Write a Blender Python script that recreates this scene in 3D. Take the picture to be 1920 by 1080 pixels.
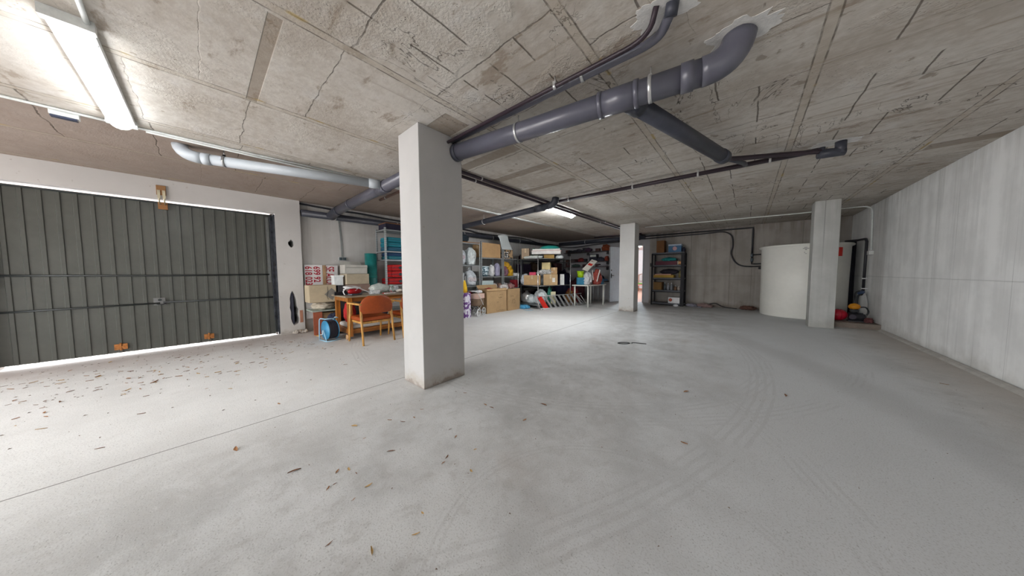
import bpy, bmesh, math, random
from mathutils import Vector, Matrix, Euler, noise
from mathutils.geometry import tessellate_polygon
random.seed(7)
for o in list(bpy.data.objects): bpy.data.objects.remove(o)
SC = bpy.context.scene
COL = SC.collection
PI = math.pi

# ------------------------------------------------------------------ camera
cam = bpy.data.cameras.new('camera'); camo = bpy.data.objects.new('camera', cam); COL.objects.link(camo)
cam.sensor_width = 36; cam.lens = 505.0 * 36 / 1920; cam.clip_start = 0.02; cam.clip_end = 200
yaw, pitch, roll = (math.radians(a) for a in (-41.061, -3.184, -0.297))
_f = Vector((math.sin(yaw), math.cos(yaw), 0)); _r = Vector((math.cos(yaw), -math.sin(yaw), 0)); _u = Vector((0, 0, 1))
_f2 = _f * math.cos(pitch) + _u * math.sin(pitch); _u2 = -_f * math.sin(pitch) + _u * math.cos(pitch)
_r3 = _r * math.cos(roll) + _u2 * math.sin(roll); _u3 = -_r * math.sin(roll) + _u2 * math.cos(roll)
camo.matrix_world = Matrix(((_r3.x, _u3.x, -_f2.x, 0), (_r3.y, _u3.y, -_f2.y, 0), (_r3.z, _u3.z, -_f2.z, 1.15), (0, 0, 0, 1)))
SC.camera = camo

# ------------------------------------------------------------------ world, exposure, lamp strengths
SC.view_settings.view_transform = 'Standard'; SC.view_settings.look = 'None'
SC.view_settings.exposure = 0.0; SC.view_settings.gamma = 1.0; SC.view_settings.use_curve_mapping = False
W = bpy.data.worlds.new('world'); SC.world = W; W.use_nodes = True
W.node_tree.nodes['Background'].inputs[0].default_value = (0.95, 0.98, 1.0, 1)
W.node_tree.nodes['Background'].inputs[1].default_value = 14.5
LAMP_NEAR = 33.0     # ceiling tube lights
LAMP_FAR = 128.0
# portals guide daylight through two unseen openings added behind the viewpoint for fill
def portal(name, loc, rot, sx, sy):
    l = bpy.data.lights.new(name, 'AREA'); l.shape = 'RECTANGLE'; l.size = sx; l.size_y = sy; l.cycles.is_portal = True
    o = bpy.data.objects.new(name, l); COL.objects.link(o); o.location = loc; o.rotation_euler = rot
portal('portal_front', (-3.0, -6.0, 1.1), (math.radians(90), 0, 0), 4.8, 2.2)
portal('portal_left', (-6.75, -4.0, 1.1), (math.radians(90), 0, math.radians(-90)), 2.4, 2.2)

# ------------------------------------------------------------------ node helpers
class X:
    nt = None
    def __init__(s, k): s.k = k
def _m(op, *a, clamp=False):
    n = X.nt.nodes.new('ShaderNodeMath'); n.operation = op; n.use_clamp = clamp
    for i, v in enumerate(a):
        if isinstance(v, X): X.nt.links.new(v.k, n.inputs[i])
        else: n.inputs[i].default_value = v
    return X(n.outputs[0])
X.__add__ = lambda a, b: _m('ADD', a, b); X.__radd__ = X.__add__
X.__sub__ = lambda a, b: _m('SUBTRACT', a, b); X.__rsub__ = lambda a, b: _m('SUBTRACT', b, a)
X.__mul__ = lambda a, b: _m('MULTIPLY', a, b); X.__rmul__ = X.__mul__
X.__truediv__ = lambda a, b: _m('DIVIDE', a, b)
def fab(a): return _m('ABSOLUTE', a)
def ffloor(a): return _m('FLOOR', a)
def ffrac(a): return _m('FRACT', a)
def fmax(a, b): return _m('MAXIMUM', a, b)
def fmin(a, b): return _m('MINIMUM', a, b)
def ss(v, a, b):     # 0 below a, 1 above b (a<b) or reversed
    n = X.nt.nodes.new('ShaderNodeMapRange'); n.interpolation_type = 'SMOOTHSTEP'
    X.nt.links.new(v.k, n.inputs[0]); n.inputs[1].default_value = a; n.inputs[2].default_value = b
    return X(n.outputs[0])
def near(v, c, w, s=0.006): return 1.0 - ss(fab(v - c), w, w + s)
def rng(v, a, b, s=0.01): return ss(v, a, a + s) * (1.0 - ss(v, b - s, b))
def pos():
    n = X.nt.nodes.new('ShaderNodeTexCoord'); s = X.nt.nodes.new('ShaderNodeSeparateXYZ')
    X.nt.links.new(n.outputs['Object'], s.inputs[0])
    return X(n.outputs['Object']), X(s.outputs[0]), X(s.outputs[1]), X(s.outputs[2])
def vec(x, y, z):
    n = X.nt.nodes.new('ShaderNodeCombineXYZ')
    for i, v in enumerate((x, y, z)):
        if isinstance(v, X): X.nt.links.new(v.k, n.inputs[i])
        else: n.inputs[i].default_value = v
    return X(n.outputs[0])
def nz(v, scale, detail=3, rough=0.55, dist=0.0):
    n = X.nt.nodes.new('ShaderNodeTexNoise'); X.nt.links.new(v.k, n.inputs['Vector'])
    n.inputs['Scale'].default_value = scale; n.inputs['Detail'].default_value = detail
    n.inputs['Roughness'].default_value = rough; n.inputs['Distortion'].default_value = dist
    return X(n.outputs['Fac'])
def vor(v, scale, feat='F1'):
    n = X.nt.nodes.new('ShaderNodeTexVoronoi'); n.feature = feat; X.nt.links.new(v.k, n.inputs['Vector'])
    n.inputs['Scale'].default_value = scale
    return X(n.outputs['Distance'])
def mix(a, b, f):
    n = X.nt.nodes.new('ShaderNodeMix'); n.data_type = 'RGBA'
    if isinstance(f, X): X.nt.links.new(f.k, n.inputs['Factor'])
    else: n.inputs['Factor'].default_value = f
    for nm, v in (('A', a), ('B', b)):
        sk = [i for i in n.inputs if i.name == nm and i.type == 'RGBA'][0]
        if isinstance(v, X): X.nt.links.new(v.k, sk)
        else: sk.default_value = (*v, 1)
    return X([o for o in n.outputs if o.type == 'RGBA'][0])
def newmat(name):
    m = bpy.data.materials.new(name); m.use_nodes = True; X.nt = m.node_tree
    b = m.node_tree.nodes['Principled BSDF']; return m, b
def setc(b, c, rough=0.7, bump=None, bs=0.3, bd=0.01, metal=0.0, spec=0.5):
    if isinstance(c, X): X.nt.links.new(c.k, b.inputs['Base Color'])
    else: b.inputs['Base Color'].default_value = (*c, 1)
    if isinstance(rough, X): X.nt.links.new(rough.k, b.inputs['Roughness'])
    else: b.inputs['Roughness'].default_value = rough
    b.inputs['Metallic'].default_value = metal; b.inputs['Specular IOR Level'].default_value = spec
    if bump is not None:
        n = X.nt.nodes.new('ShaderNodeBump'); n.inputs['Strength'].default_value = bs; n.inputs['Distance'].default_value = bd
        X.nt.links.new(bump.k, n.inputs['Height']); X.nt.links.new(n.outputs[0], b.inputs['Normal'])
_pm = {}
def pm(col, rough=0.6, metal=0.0, var=0.12, scale=9.0, bs=0.12, name='plain', spec=0.4, alpha=1.0):
    key = (tuple(col), rough, metal, var, scale, bs, name, alpha)
    if key in _pm: return _pm[key]
    m, b = newmat(name); P, x, y, z = pos()
    n1 = nz(P, scale, 4); n2 = nz(P, scale * 6, 3)
    lo = tuple(c * (1 - var) for c in col); hi = tuple(min(1, c * (1 + var)) for c in col)
    setc(b, mix(lo, hi, ss(n1 * 0.7 + n2 * 0.3, 0.3, 0.7)), rough, n2, bs, 0.004, metal, spec)
    if alpha < 1: b.inputs['Alpha'].default_value = alpha
    _pm[key] = m; return m
def printed(col, ink, scale=26, thr=0.56, rough=0.6, name='printed'):
    key = (col, ink, scale, thr, name)
    if key in _pm: return _pm[key]
    m, b = newmat(name); P, x, y, z = pos()
    n1 = nz(P, scale, 1, 0.4, 0.6)
    setc(b, mix(col, ink, ss(n1, thr, thr + 0.02)), rough); _pm[key] = m; return m
def wood(col, rough=0.45, name='wood', along=2):
    key = (col, rough, name, along)
    if key in _pm: return _pm[key]
    m, b = newmat(name); P, x, y, z = pos()
    s = [14.0, 14.0, 14.0]; s[along] = 1.2
    v = vec(x * s[0], y * s[1], z * s[2]); n = nz(v, 1.6, 5, 0.6, 0.8); n2 = nz(P, 3, 2)
    setc(b, mix(tuple(c * 0.5 for c in col), tuple(min(1, c * 1.25) for c in col), ss(n * 0.75 + n2 * 0.25, 0.32, 0.66)), rough, n, 0.1, 0.003)
    _pm[key] = m; return m
def glow(col, strength, name='lit_diffuser'):
    m = bpy.data.materials.new(name); m.use_nodes = True; nt = m.node_tree; b = nt.nodes['Principled BSDF']
    b.inputs['Base Color'].default_value = (0.9, 0.9, 0.9, 1)
    b.inputs['Emission Color'].default_value = (*col, 1); b.inputs['Emission Strength'].default_value = strength
    return m

# ------------------------------------------------------------------ mesh helpers
def R(rx=0, ry=0, rz=0): return Euler((rx, ry, rz)).to_matrix().to_4x4()
class MB:
    def __init__(s): s.bm = bmesh.new()
    def box(s, lo, hi, m=None):
        c = [(lo[i] + hi[i]) / 2 for i in range(3)]; d = [abs(hi[i] - lo[i]) for i in range(3)]
        r = bmesh.ops.create_cube(s.bm, size=1.0)
        T = Matrix.Translation(c) @ Matrix.Diagonal((*d, 1))
        bmesh.ops.transform(s.bm, matrix=(m @ T) if m else T, verts=r['verts']); return s
    def cyl(s, p0, p1, r0, r1=None, seg=16, caps=True):
        p0, p1 = Vector(p0), Vector(p1); d = p1 - p0; r1 = r0 if r1 is None else r1
        r = bmesh.ops.create_cone(s.bm, cap_ends=caps, segments=seg, radius1=r0, radius2=r1, depth=d.length)
        q = d.to_track_quat('Z', 'Y').to_matrix().to_4x4()
        bmesh.ops.transform(s.bm, matrix=Matrix.Translation((p0 + p1) / 2) @ q, verts=r['verts'])
        for v in r['verts']:
            for f in v.link_faces:
                if len(f.verts) == 4: f.smooth = True
        return s
    def tube(s, pts, r, seg=10, caps=True):
        pts = [Vector(p) for p in pts]; rings = []; up = None
        for i, p in enumerate(pts):
            d = (pts[min(i + 1, len(pts) - 1)] - pts[max(i - 1, 0)]).normalized()
            if up is None: up = d.orthogonal().normalized()
            up = (up - d * up.dot(d)).normalized(); w = d.cross(up)
            rr = r[i] if isinstance(r, (list, tuple)) else r
            rings.append([s.bm.verts.new(p + (up * math.cos(a) + w * math.sin(a)) * rr) for a in (2 * PI * k / seg for k in range(seg))])
        for a, b in zip(rings, rings[1:]):
            for k in range(seg):
                f = s.bm.faces.new((a[k], a[(k + 1) % seg], b[(k + 1) % seg], b[k])); f.smooth = True
        if caps:
            s.bm.faces.new(list(reversed(rings[0]))); s.bm.faces.new(rings[-1])
        return s
    def lathe(s, prof, c=(0, 0, 0), seg=32, m=None):
        c = Vector(c); rings = []; vs = []
        for r, z in prof:
            if r < 1e-5: ring = [s.bm.verts.new(c + Vector((0, 0, z)))]
            else: ring = [s.bm.verts.new(c + Vector((r * math.cos(2 * PI * k / seg), r * math.sin(2 * PI * k / seg), z))) for k in range(seg)]
            rings.append(ring); vs += ring
        for a, b in zip(rings, rings[1:]):
            for k in range(seg):
                k2 = (k + 1) % seg
                if len(a) == 1 and len(b) == 1: continue
                if len(a) == 1: f = s.bm.faces.new((a[0], b[k2], b[k]))
                elif len(b) == 1: f = s.bm.faces.new((a[k], a[k2], b[0]))
                else: f = s.bm.faces.new((a[k], a[k2], b[k2], b[k]))
                f.smooth = True
        if m: bmesh.ops.transform(s.bm, matrix=m, verts=vs)
        return s
    def plate(s, outer, holes, axis, a, b):
        """flat plate with holes; 2-D coords are the two other axes in order; thickness a..b along axis"""
        loops = [outer] + holes
        def P3(p, v):
            l = [p[0], p[1]]; l.insert(axis, v); return Vector(l)
        flat = [p for L in loops for p in L]
        tris = tessellate_polygon([[Vector((p[0], p[1], 0)) for p in L] for L in loops])
        A = [s.bm.verts.new(P3(p, a)) for p in flat]; B = [s.bm.verts.new(P3(p, b)) for p in flat]
        for t in tris:
            s.bm.faces.new([A[i] for i in t]); s.bm.faces.new([B[i] for i in reversed(t)])
        k = 0
        for L in loops:
            n = len(L)
            for i in range(n):
                i2 = (i + 1) % n
                s.bm.faces.new((A[k + i], B[k + i], B[k + i2], A[k + i2]))
            k += n
        return s
    def blob(s, c, size, seed=0, amp=0.25, freq=2.2, sub=3, flat=True, m=None):
        r = bmesh.ops.create_icosphere(s.bm, subdivisions=sub, radius=1.0)
        for v in r['verts']:
            d = v.co.normalized(); q = d * freq + Vector((seed * 7.3, seed * 3.1, seed * 1.7))
            k = 1 + amp * (noise.noise(q) + 0.5 * noise.noise(q * 2.3) - 0.35 * abs(noise.noise(q * 4.1)))
            p = d * k
            if flat and p.z < -0.72: p.z = -0.72 - (abs(p.z) - 0.72) * 0.05
            v.co = Vector(((p.x * size[0]) / 2, (p.y * size[1]) / 2, (p.z + 0.74) * size[2] / 1.74))
        T = Matrix.Translation(c); T = T @ m if m else T
        bmesh.ops.transform(s.bm, matrix=T, verts=r['verts'])
        for v in r['verts']:
            for f in v.link_faces: f.smooth = True
        return s
    def build(s, name, mat, parent=None, loc=None, rz=0, rot=None, bevel=0):
        bmesh.ops.recalc_face_normals(s.bm, faces=s.bm.faces)
        me = bpy.data.meshes.new(name); s.bm.to_mesh(me); s.bm.free(); me.materials.append(mat)
        o = bpy.data.objects.new(name, me); COL.objects.link(o)
        if parent: o.parent = parent
        if loc: o.location = loc
        if rot: o.rotation_euler = rot
        elif rz: o.rotation_euler = (0, 0, rz)
        if bevel:
            md = o.modifiers.new('bevel', 'BEVEL'); md.width = bevel; md.segments = 2; md.limit_method = 'ANGLE'
        return o
def bez(p, n=8):
    """smooth curve through points (Catmull-Rom)"""
    p = [Vector(q) for q in p]; out = []
    for i in range(len(p) - 1):
        a, b, c, d = p[max(i - 1, 0)], p[i], p[i + 1], p[min(i + 2, len(p) - 1)]
        for k in range(n):
            t = k / n
            out.append(0.5 * ((2 * b) + (c - a) * t + (2 * a - 5 * b + 4 * c - d) * t * t + (3 * b - a - 3 * c + d) * t ** 3))
    out.append(p[-1]); return out
def arc(a, c, b, n=6):
    """rounded elbow from a to b with corner c"""
    a, b, c = Vector(a), Vector(b), Vector(c)
    return [a * (1 - t) ** 2 + c * 2 * t * (1 - t) + b * t * t for t in (k / n for k in range(n + 1))]
def tag(o, label, cat, group=None, kind=None):
    o['label'] = label; o['category'] = cat
    if group: o['group'] = group
    if kind: o['kind'] = kind
    return o
def T(name, label, cat, loc=(0, 0, 0), rz=0, group=None, rot=None):
    o = bpy.data.objects.new(name, None); COL.objects.link(o); o.location = loc
    o.rotation_euler = rot if rot else (0, 0, rz)
    return tag(o, label, cat, group)
def struct(name, mb, mat, label=None, cat=None, **k):
    o = mb.build(name, mat, **k); o['kind'] = 'structure'
    if label: o['label'] = label
    if cat: o['category'] = cat
    return o
def copy_tree(o, parent=None):
    c = o.copy(); COL.objects.link(c)
    if parent: c.parent = parent
    for ch in [q for q in bpy.data.objects if q.parent == o]: copy_tree(ch, c)
    return c

CEIL = 2.57
# ------------------------------------------------------------------ structure materials
def mat_ceiling():
    m, b = newmat('board_formed_ceiling'); P, x, y, z = pos()
    w1 = nz(P, 1.3, 3); w2 = nz(P, 5.0, 4); fine = nz(P, 60, 3); med = nz(P, 16, 5)
    jit = (w2 - 0.5) * 0.03
    lane = (x + 3.115 + jit * 0.4) / 1.135; li = ffloor(lane); lf = ffrac(lane) * 1.135
    strip = 1.0 - ss(lf, 0.055, 0.060)
    edge = fmax(near(lf, 0.0, 0.002, 0.004), fmax(near(lf, 0.058, 0.002, 0.004), near(lf, 1.135, 0.002, 0.004)))
    edge = edge * (0.35 + 0.65 * ss(nz(P, 7, 3), 0.42, 0.58))
    right = ss(x, -1.95, -1.85)                     # block infill to the right, smooth panels to the left
    yw = y + (w2 - 0.5) * 0.07
    rnd = ffrac(_m('SINE', li * 12.9898 + 4.1) * 43758.5)
    s1 = (yw + rnd * 0.6) / 0.615; s1i = ffloor(s1 + 0.5)
    rs = ffrac(_m('SINE', s1i * 7.77 + li * 3.3) * 951.13)
    seam = near(ffrac(s1), 0.5, 0.004, 0.009) * (1.0 - strip) * ss(rs, 0.35, 0.4) * (0.45 + 0.55 * ss(nz(P, 9, 3), 0.4, 0.6))
    blk = ffloor(yw / 0.615 + rnd * 0.6 / 0.615 + 0.5); ro = ffrac(_m('SINE', blk * 5.71 + li * 1.9) * 331.7)
    lw = lf + (w2 - 0.5) * 0.015
    lines = near(lw, 0.36, 0.003, 0.004) * ss(ro, 0.3, 0.31) + near(lw, 0.62, 0.003, 0.004) * ss(ro, 0.5, 0.51) + near(lw, 0.87, 0.003, 0.004) * (1.0 - ss(ro, 0.6, 0.61))
    lines = lines * right * ss(nz(P, 3.3, 3), 0.44, 0.5)
    band = (near(y, 2.39, 0.075, 0.01) + near(y, 3.05, 0.07, 0.01) + near(y, 3.78, 0.06, 0.01) + near(y, 0.33, 0.03, 0.006)) * rng(x, -3.1, -2.0)
    band = band + near(y, 5.55, 0.09, 0.02) * ss(x, 1.50, 1.52) + near(y, 1.62, 0.13, 0.01) * rng(x, -2.52, -2.06)
    cw = nz(vec(x * 1.1, y * 0.55, 0.0), 1.9, 5, 0.62, 0.7)
    crack = near(cw, 0.5, 0.0015, 0.004) * ss(x, -3.2, -1.4) * ss(nz(P, 1.1, 2), 0.50, 0.56)
    # board grain: along x on the right, along y on the left
    grx = nz(vec(x * 0.55, y * 9.0, 2.0), 1.5, 6, 0.68, 0.4); gry = nz(vec(x * 8.0, y * 0.5, 6.0), 1.5, 6, 0.66, 0.3)
    base = mix((0.46, 0.415, 0.36), (0.60, 0.565, 0.515), ss(w1 * 0.6 + med * 0.4, 0.36, 0.62))
    base = mix(base, (0.66, 0.65, 0.635), ss(nz(P, 2.3, 5, 0.65), 0.54, 0.74) * 0.6)
    base = mix(base, (0.33, 0.265, 0.20), ss(grx, 0.52, 0.70) * right * 0.75)
    base = mix(base, (0.66, 0.63, 0.58), ss(grx, 0.46, 0.30) * right * 0.35)
    base = mix(base, (0.36, 0.31, 0.26), ss(gry, 0.56, 0.74) * (1.0 - right) * 0.55)
    base = mix(base, (0.27, 0.205, 0.15), ss(nz(vec(x * 0.7, y * 1.6, 3.0), 2.6, 6, 0.7), 0.585, 0.66) * 0.6)
    base = mix(base, (0.24, 0.19, 0.14), ss(nz(vec(x, y, 11.0), 5.5, 4, 0.6), 0.66, 0.70) * 0.6)
    # ceiling turns browner and darker past the conduit, towards the gate
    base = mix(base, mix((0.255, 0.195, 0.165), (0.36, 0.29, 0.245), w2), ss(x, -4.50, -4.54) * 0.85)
    base = mix(base, (0.45, 0.39, 0.31), strip * 0.4)
    pitm = ss(nz(P, 1.5, 3), 0.50, 0.54) * (0.4 + 0.6 * right)
    pit = ss(vor(P, 48), 0.20, 0.06) * ss(nz(P, 30, 2), 0.45, 0.6) * pitm
    base = mix(base, (0.13, 0.105, 0.08), fmin(pit * 0.75, 1.0))
    base = mix(base, (0.235, 0.18, 0.13), fmin(band, 1.0) * 0.6)
    dk = fmin(edge * 0.75 + seam * 0.75 + lines * 0.85 + crack * 0.7, 1.0)
    base = mix(base, (0.07, 0.052, 0.04), dk * 0.9)
    yel = fmax(near(lf, 0.058, 0.008, 0.01), 0.0) * ss(nz(P, 3.1, 3), 0.56, 0.64); base = mix(base, (0.46, 0.33, 0.10), yel * 0.6)
    h = med * 0.22 + fine * 0.10 + w2 * 0.5 - dk * 0.8 - pit * 1.0 - strip * 0.25 - fmin(band, 1.0) * 0.4 + pitm * fine * 0.6
    setc(b, base, 0.9, h, 0.5, 0.018, spec=0.2); return m
def mat_floor():
    m, b = newmat('worn_concrete_floor'); P, x, y, z = pos()
    w1 = nz(P, 0.7, 4, 0.6); w2 = nz(P, 2.6, 5, 0.62); fine = nz(P, 130, 2); sp = vor(P, 85)
    base = mix((0.43, 0.43, 0.425), (0.63, 0.635, 0.635), ss(w1 * 0.5 + w2 * 0.5, 0.36, 0.62))
    base = mix(base, (0.42, 0.385, 0.355), ss(nz(vec(x, y, 5.0), 1.1, 5, 0.6), 0.55, 0.72) * 0.55)
    base = mix(base, (0.66, 0.665, 0.67), ss(nz(vec(x, y, 9.0), 1.9, 6, 0.7, 0.6), 0.56, 0.68) * 0.5)
    mot = nz(vec(x * 1.0, y * 0.8, 3.0), 9.0, 6, 0.72, 0.5)
    base = mix(base, (0.36, 0.345, 0.33), ss(mot, 0.5, 0.72) * 0.45)
    base = mix(base, (0.66, 0.67, 0.68), ss(mot, 0.48, 0.28) * 0.4)
    base = mix(base, (0.62, 0.635, 0.65), ss(x + (w2 - 0.5), -1.2, 0.4) * (1.0 - ss(x, 1.1, 1.5)) * 0.85)  # extra brightness painted in right of centre, paler and slightly bluer
    # floor gets paler towards the gate
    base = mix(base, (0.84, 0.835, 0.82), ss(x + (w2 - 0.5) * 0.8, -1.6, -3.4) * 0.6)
    # grit
    grit = ss(sp, 0.28, 0.1) * ss(nz(P, 26, 2), 0.5, 0.62) * (1.0 - ss(x, -3.2, -3.8) * 0.7)
    base = mix(base, (0.17, 0.165, 0.16), grit * 0.55)
    base = mix(base, (0.30, 0.29, 0.28), ss(fine, 0.5, 0.72) * 0.45)
    # tyre arcs
    def ring(cx, cy, r, w, n):
        d = _m('SQRT', (x - cx) * (x - cx) + (y - cy) * (y - cy)) + (w2 - 0.5) * 0.05
        inside = rng(d, r - w, r + w, 0.02)
        return inside * ss(_m('SINE', (d - r) * (PI * n / w)), 0.0, 0.7)
    ty = ring(-2.4, 4.3, 2.6, 0.11, 4) * ss(w2, 0.42, 0.55) + ring(-6.0, 3.9, 6.17, 0.12, 4) * ss(w2, 0.40, 0.5) + ring(-0.35, 1.0, 0.74, 0.05, 3) * ss(w2, 0.40, 0.5) + ring(-2.6, 1.2, 3.1, 0.1, 4) * ss(w2, 0.46, 0.6) + ring(-3.2, 5.6, 4.3, 0.1, 4) * ss(w2, 0.46, 0.58)
    base = mix(base, (0.26, 0.25, 0.245), fmin(ty, 1.0) * 0.13)
    # broad dusky swath near the right wall
    d2 = _m('SQRT', (x + 6.0) * (x + 6.0) + (y - 1.6) * (y - 1.6)) + (w1 - 0.5) * 0.5
    base = mix(base, (0.25, 0.245, 0.24), (1.0 - ss(fab(d2 - 7.35), 0.05, 0.3)) * 0.22)
    # earth stained strip along right wall and by gate
    base = mix(base, (0.40, 0.345, 0.29), ss(x + (w2 - 0.5) * 0.5, 1.25, 1.95) * 0.6)
    base = mix(base, (0.42, 0.33, 0.29), ss(x + (w2 - 0.5) * 1.2, -5.5, -6.6) * 0.55)
    base = mix(base, (0.27, 0.255, 0.24), ss(y + (w2 - 0.5) * 0.8, 9.2, 10.4) * 0.4)
    joint = near(x + (nz(vec(0.0, y, 0.0), 1.2, 3) - 0.5) * 0.03, -2.83, 0.003, 0.004)
    base = mix(base, (0.12, 0.11, 0.10), joint * 0.8)
    h = w2 * 0.4 + fine * 0.2 - joint - grit * 0.3
    setc(b, base, 0.62 + 0.25 * w2, h, 0.25, 0.008, spec=0.35); return m
def mat_wall(name, c0, c1, stripes='y', seam=1.02, dirt=(0.25, 0.21, 0.17), dirty=0.5, spots=0.0, bk=1.0):
    m, b = newmat(name); P, x, y, z = pos()
    t = y if stripes == 'y' else x
    n = nz(P, 2.0, 5, 0.6); f = nz(P, 45, 3); bv = nz(vec(t * 4.0, 0.0, z * 0.15), 1.0, 3)
    st = nz(vec(t * 9.0, 0.0, z * 0.35), 1.0, 4, 0.6)
    col = mix(c0, c1, ss(n * 0.5 + bv * 0.5, 0.38, 0.62))
    board = near(ffrac(t / 0.52 + 0.3), 0.5, 0.006, 0.01)
    hs = near(z + (n - 0.5) * 0.01, seam, 0.003, 0.006) if seam else near(z, -9, 0.01)
    col = mix(col, tuple(c * 0.62 for c in c0), fmin(board * ss(st, 0.42, 0.6) * (0.8 * bk) + hs * 0.45, 1.0))
    col = mix(col, tuple(c * 0.75 for c in c0), ss(st, 0.55, 0.72) * 0.4)
    d = ss(z + (n - 0.5) * 0.5, 0.22, 0.0) * dirty + ss(z + (st - 0.5) * 1.6, 2.3, 2.7) * dirty * 0.6
    col = mix(col, dirt, fmin(d, 1.0))
    if spots:
        col = mix(col, (0.72, 0.71, 0.69), ss(vor(P, 7), 0.1, 0.05) * spots)
    setc(b, col, 0.85, n * 0.5 + f * 0.3 - board * bk - hs * 0.6, 0.3, 0.006, spec=0.2); return m
def mat_plaster(name, c, dirty=0.6, var=0.07):
    m, b = newmat(name); P, x, y, z = pos()
    n = nz(P, 1.7, 5, 0.6); f = nz(P, 30, 3); q = nz(P, 9, 5, 0.65)
    col = mix(tuple(v * (1 - var) for v in c), c, ss(n, 0.35, 0.65))
    col = mix(col, (0.36, 0.30, 0.24), ss(z + (q - 0.5) * 0.35, 0.16, 0.0) * dirty)
    col = mix(col, (0.13, 0.10, 0.08), ss(z + (q - 0.5) * 0.25, 0.05, 0.0) * dirty * 0.8)
    col = mix(col, (0.30, 0.26, 0.22), ss(nz(P, 14, 3), 0.70, 0.74) * 0.4)
    setc(b, col, 0.75, n * 0.3 + f * 0.15, 0.15, 0.004, spec=0.25); return m

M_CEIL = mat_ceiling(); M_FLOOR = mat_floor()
M_WR = mat_wall('right_wall_concrete', (0.72, 0.72, 0.71), (0.87, 0.87, 0.86), 'y', 1.04, (0.36, 0.34, 0.29), 0.35, 0.0, 0.6)
M_WB = mat_wall('rear_wall_concrete', (0.27, 0.245, 0.22), (0.36, 0.33, 0.30), 'x', 1.02, (0.14, 0.11, 0.09), 0.7)
M_WA = mat_wall('alcove_wall_paint', (0.50, 0.48, 0.455), (0.58, 0.565, 0.545), 'y', None, (0.26, 0.19, 0.14), 0.5, 0.6, 0.0)
M_WHITE = mat_plaster('white_plaster', (0.80, 0.79, 0.775)); M_WLEFT = mat_plaster('gate_wall_plaster', (0.58, 0.56, 0.54), 0.35)
M_COLW = mat_plaster('column_paint', (0.47, 0.46, 0.45)); M_COLF = mat_plaster('far_column_paint', (0.62, 0.61, 0.59))
M_COLR = mat_wall('raw_column_concrete', (0.42, 0.42, 0.40), (0.53, 0.53, 0.51), 'x', None, (0.26, 0.24, 0.2), 0.4)

# ------------------------------------------------------------------ structure
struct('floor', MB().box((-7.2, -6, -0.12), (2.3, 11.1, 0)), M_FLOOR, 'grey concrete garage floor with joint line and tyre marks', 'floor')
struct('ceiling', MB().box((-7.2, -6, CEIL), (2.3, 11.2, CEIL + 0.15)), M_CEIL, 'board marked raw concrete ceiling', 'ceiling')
# gate wall with gate opening and two broken holes in the pier
gy0, gy1, gz = -1.70, 0.925, 2.275
def blobpoly(cy, cz, ry, rz_, n, seed, j=0.22):
    rr = random.Random(seed)
    return [(cy + ry * math.cos(2 * PI * k / n) * (1 + rr.uniform(-j, j)), cz + rz_ * math.sin(2 * PI * k / n) * (1 + rr.uniform(-j, j) * 0.6)) for k in range(n)]
outer = [(-6, 0), (-5.2, 0), (-5.2, 2.2), (-2.8, 2.2), (-2.8, 0), (gy0, 0), (gy0, gz), (gy1, gz), (gy1, 0), (1.3, 0), (1.3, CEIL), (-6, CEIL)]  # outline also cuts a second, unseen opening, added for fill daylight
lowhole = [(1.125, 0.83), (1.16, 0.75), (1.185, 0.62), (1.19, 0.52), (1.215, 0.46), (1.20, 0.36), (1.22, 0.27), (1.205, 0.19), (1.165, 0.17), (1.13, 0.15), (1.10, 0.22), (1.085, 0.30), (1.09, 0.42), (1.075, 0.50), (1.085, 0.60), (1.08, 0.68), (1.10, 0.78)]
tophole = blobpoly(1.145, 1.735, 0.04, 0.07, 11, 3)
struct('wall_left', MB().plate(outer, [lowhole, tophole], 0, -6.9, -6.6), M_WLEFT, 'plastered wall around the garage gate, pier with broken holes', 'wall')
struct('wall_left_rear', MB().box((-6.80, 1.3, 0), (-6.70, 11.1, CEIL)), M_WA, 'pale grey wall behind the shelving, left side', 'wall')
struct('trim_1', MB().box((-7.0, 0.95, 0), (-6.9, 1.3, CEIL)), pm((0.05, 0.045, 0.05), 0.9, name='dark_cavity'), 'dark masonry core behind the broken pier', 'wall')
struct('wall_right', MB().box((2.0, -6, 0), (2.2, 11.1, CEIL)), M_WR, 'light board-formed concrete wall on the right', 'wall')
struct('wall_back', MB().plate([(-7, 0), (-3.72, 0), (-3.72, 2.18), (-2.97, 2.18), (-2.97, 0), (-2.76, 0), (-2.76, CEIL), (-7, CEIL)], [], 1, 11.0, 11.15), mat_plaster('back_wall_shaded', (0.40, 0.385, 0.395), 0.3), 'pale painted back wall with a doorway', 'wall')  # white wall; the shadow on it is mixed into a greyer base colour
struct('wall_rear', MB().box((-2.76, 11.0, 0), (2.2, 11.15, CEIL)), M_WB, 'brownish raw concrete rear wall behind the tank', 'wall')
struct('wall_front', MB().plate([(-7, 0), (-5.4, 0), (-5.4, 2.2), (-0.6, 2.2), (-0.6, 0), (2.2, 0), (2.2, CEIL), (-7, CEIL)], [], 1, -6.1, -6.0), M_WR)  # unseen wall, its wide opening added to let fill daylight in
struct('trim_2', MB().plate([(1.985, 0.0), (1.93, 0.0), (1.95, 0.02), (1.985, 0.035)], [], 1, -1.0, 8.5), pm((0.42, 0.40, 0.37), 0.9, bs=0.6, name='mortar_fillet'), 'thin mortar fillet along foot of the right wall', 'trim')
struct('column', MB().box((-2.76, 1.39, 0), (-2.37, 1.90, CEIL)), M_COLW, 'near white square column in the middle', 'column', bevel=0.006)
struct('column', MB().box((-2.88, 8.2, 0), (-2.46, 8.6, CEIL)), M_COLF, 'far white column in front of the doorway', 'column', bevel=0.006)
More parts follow.
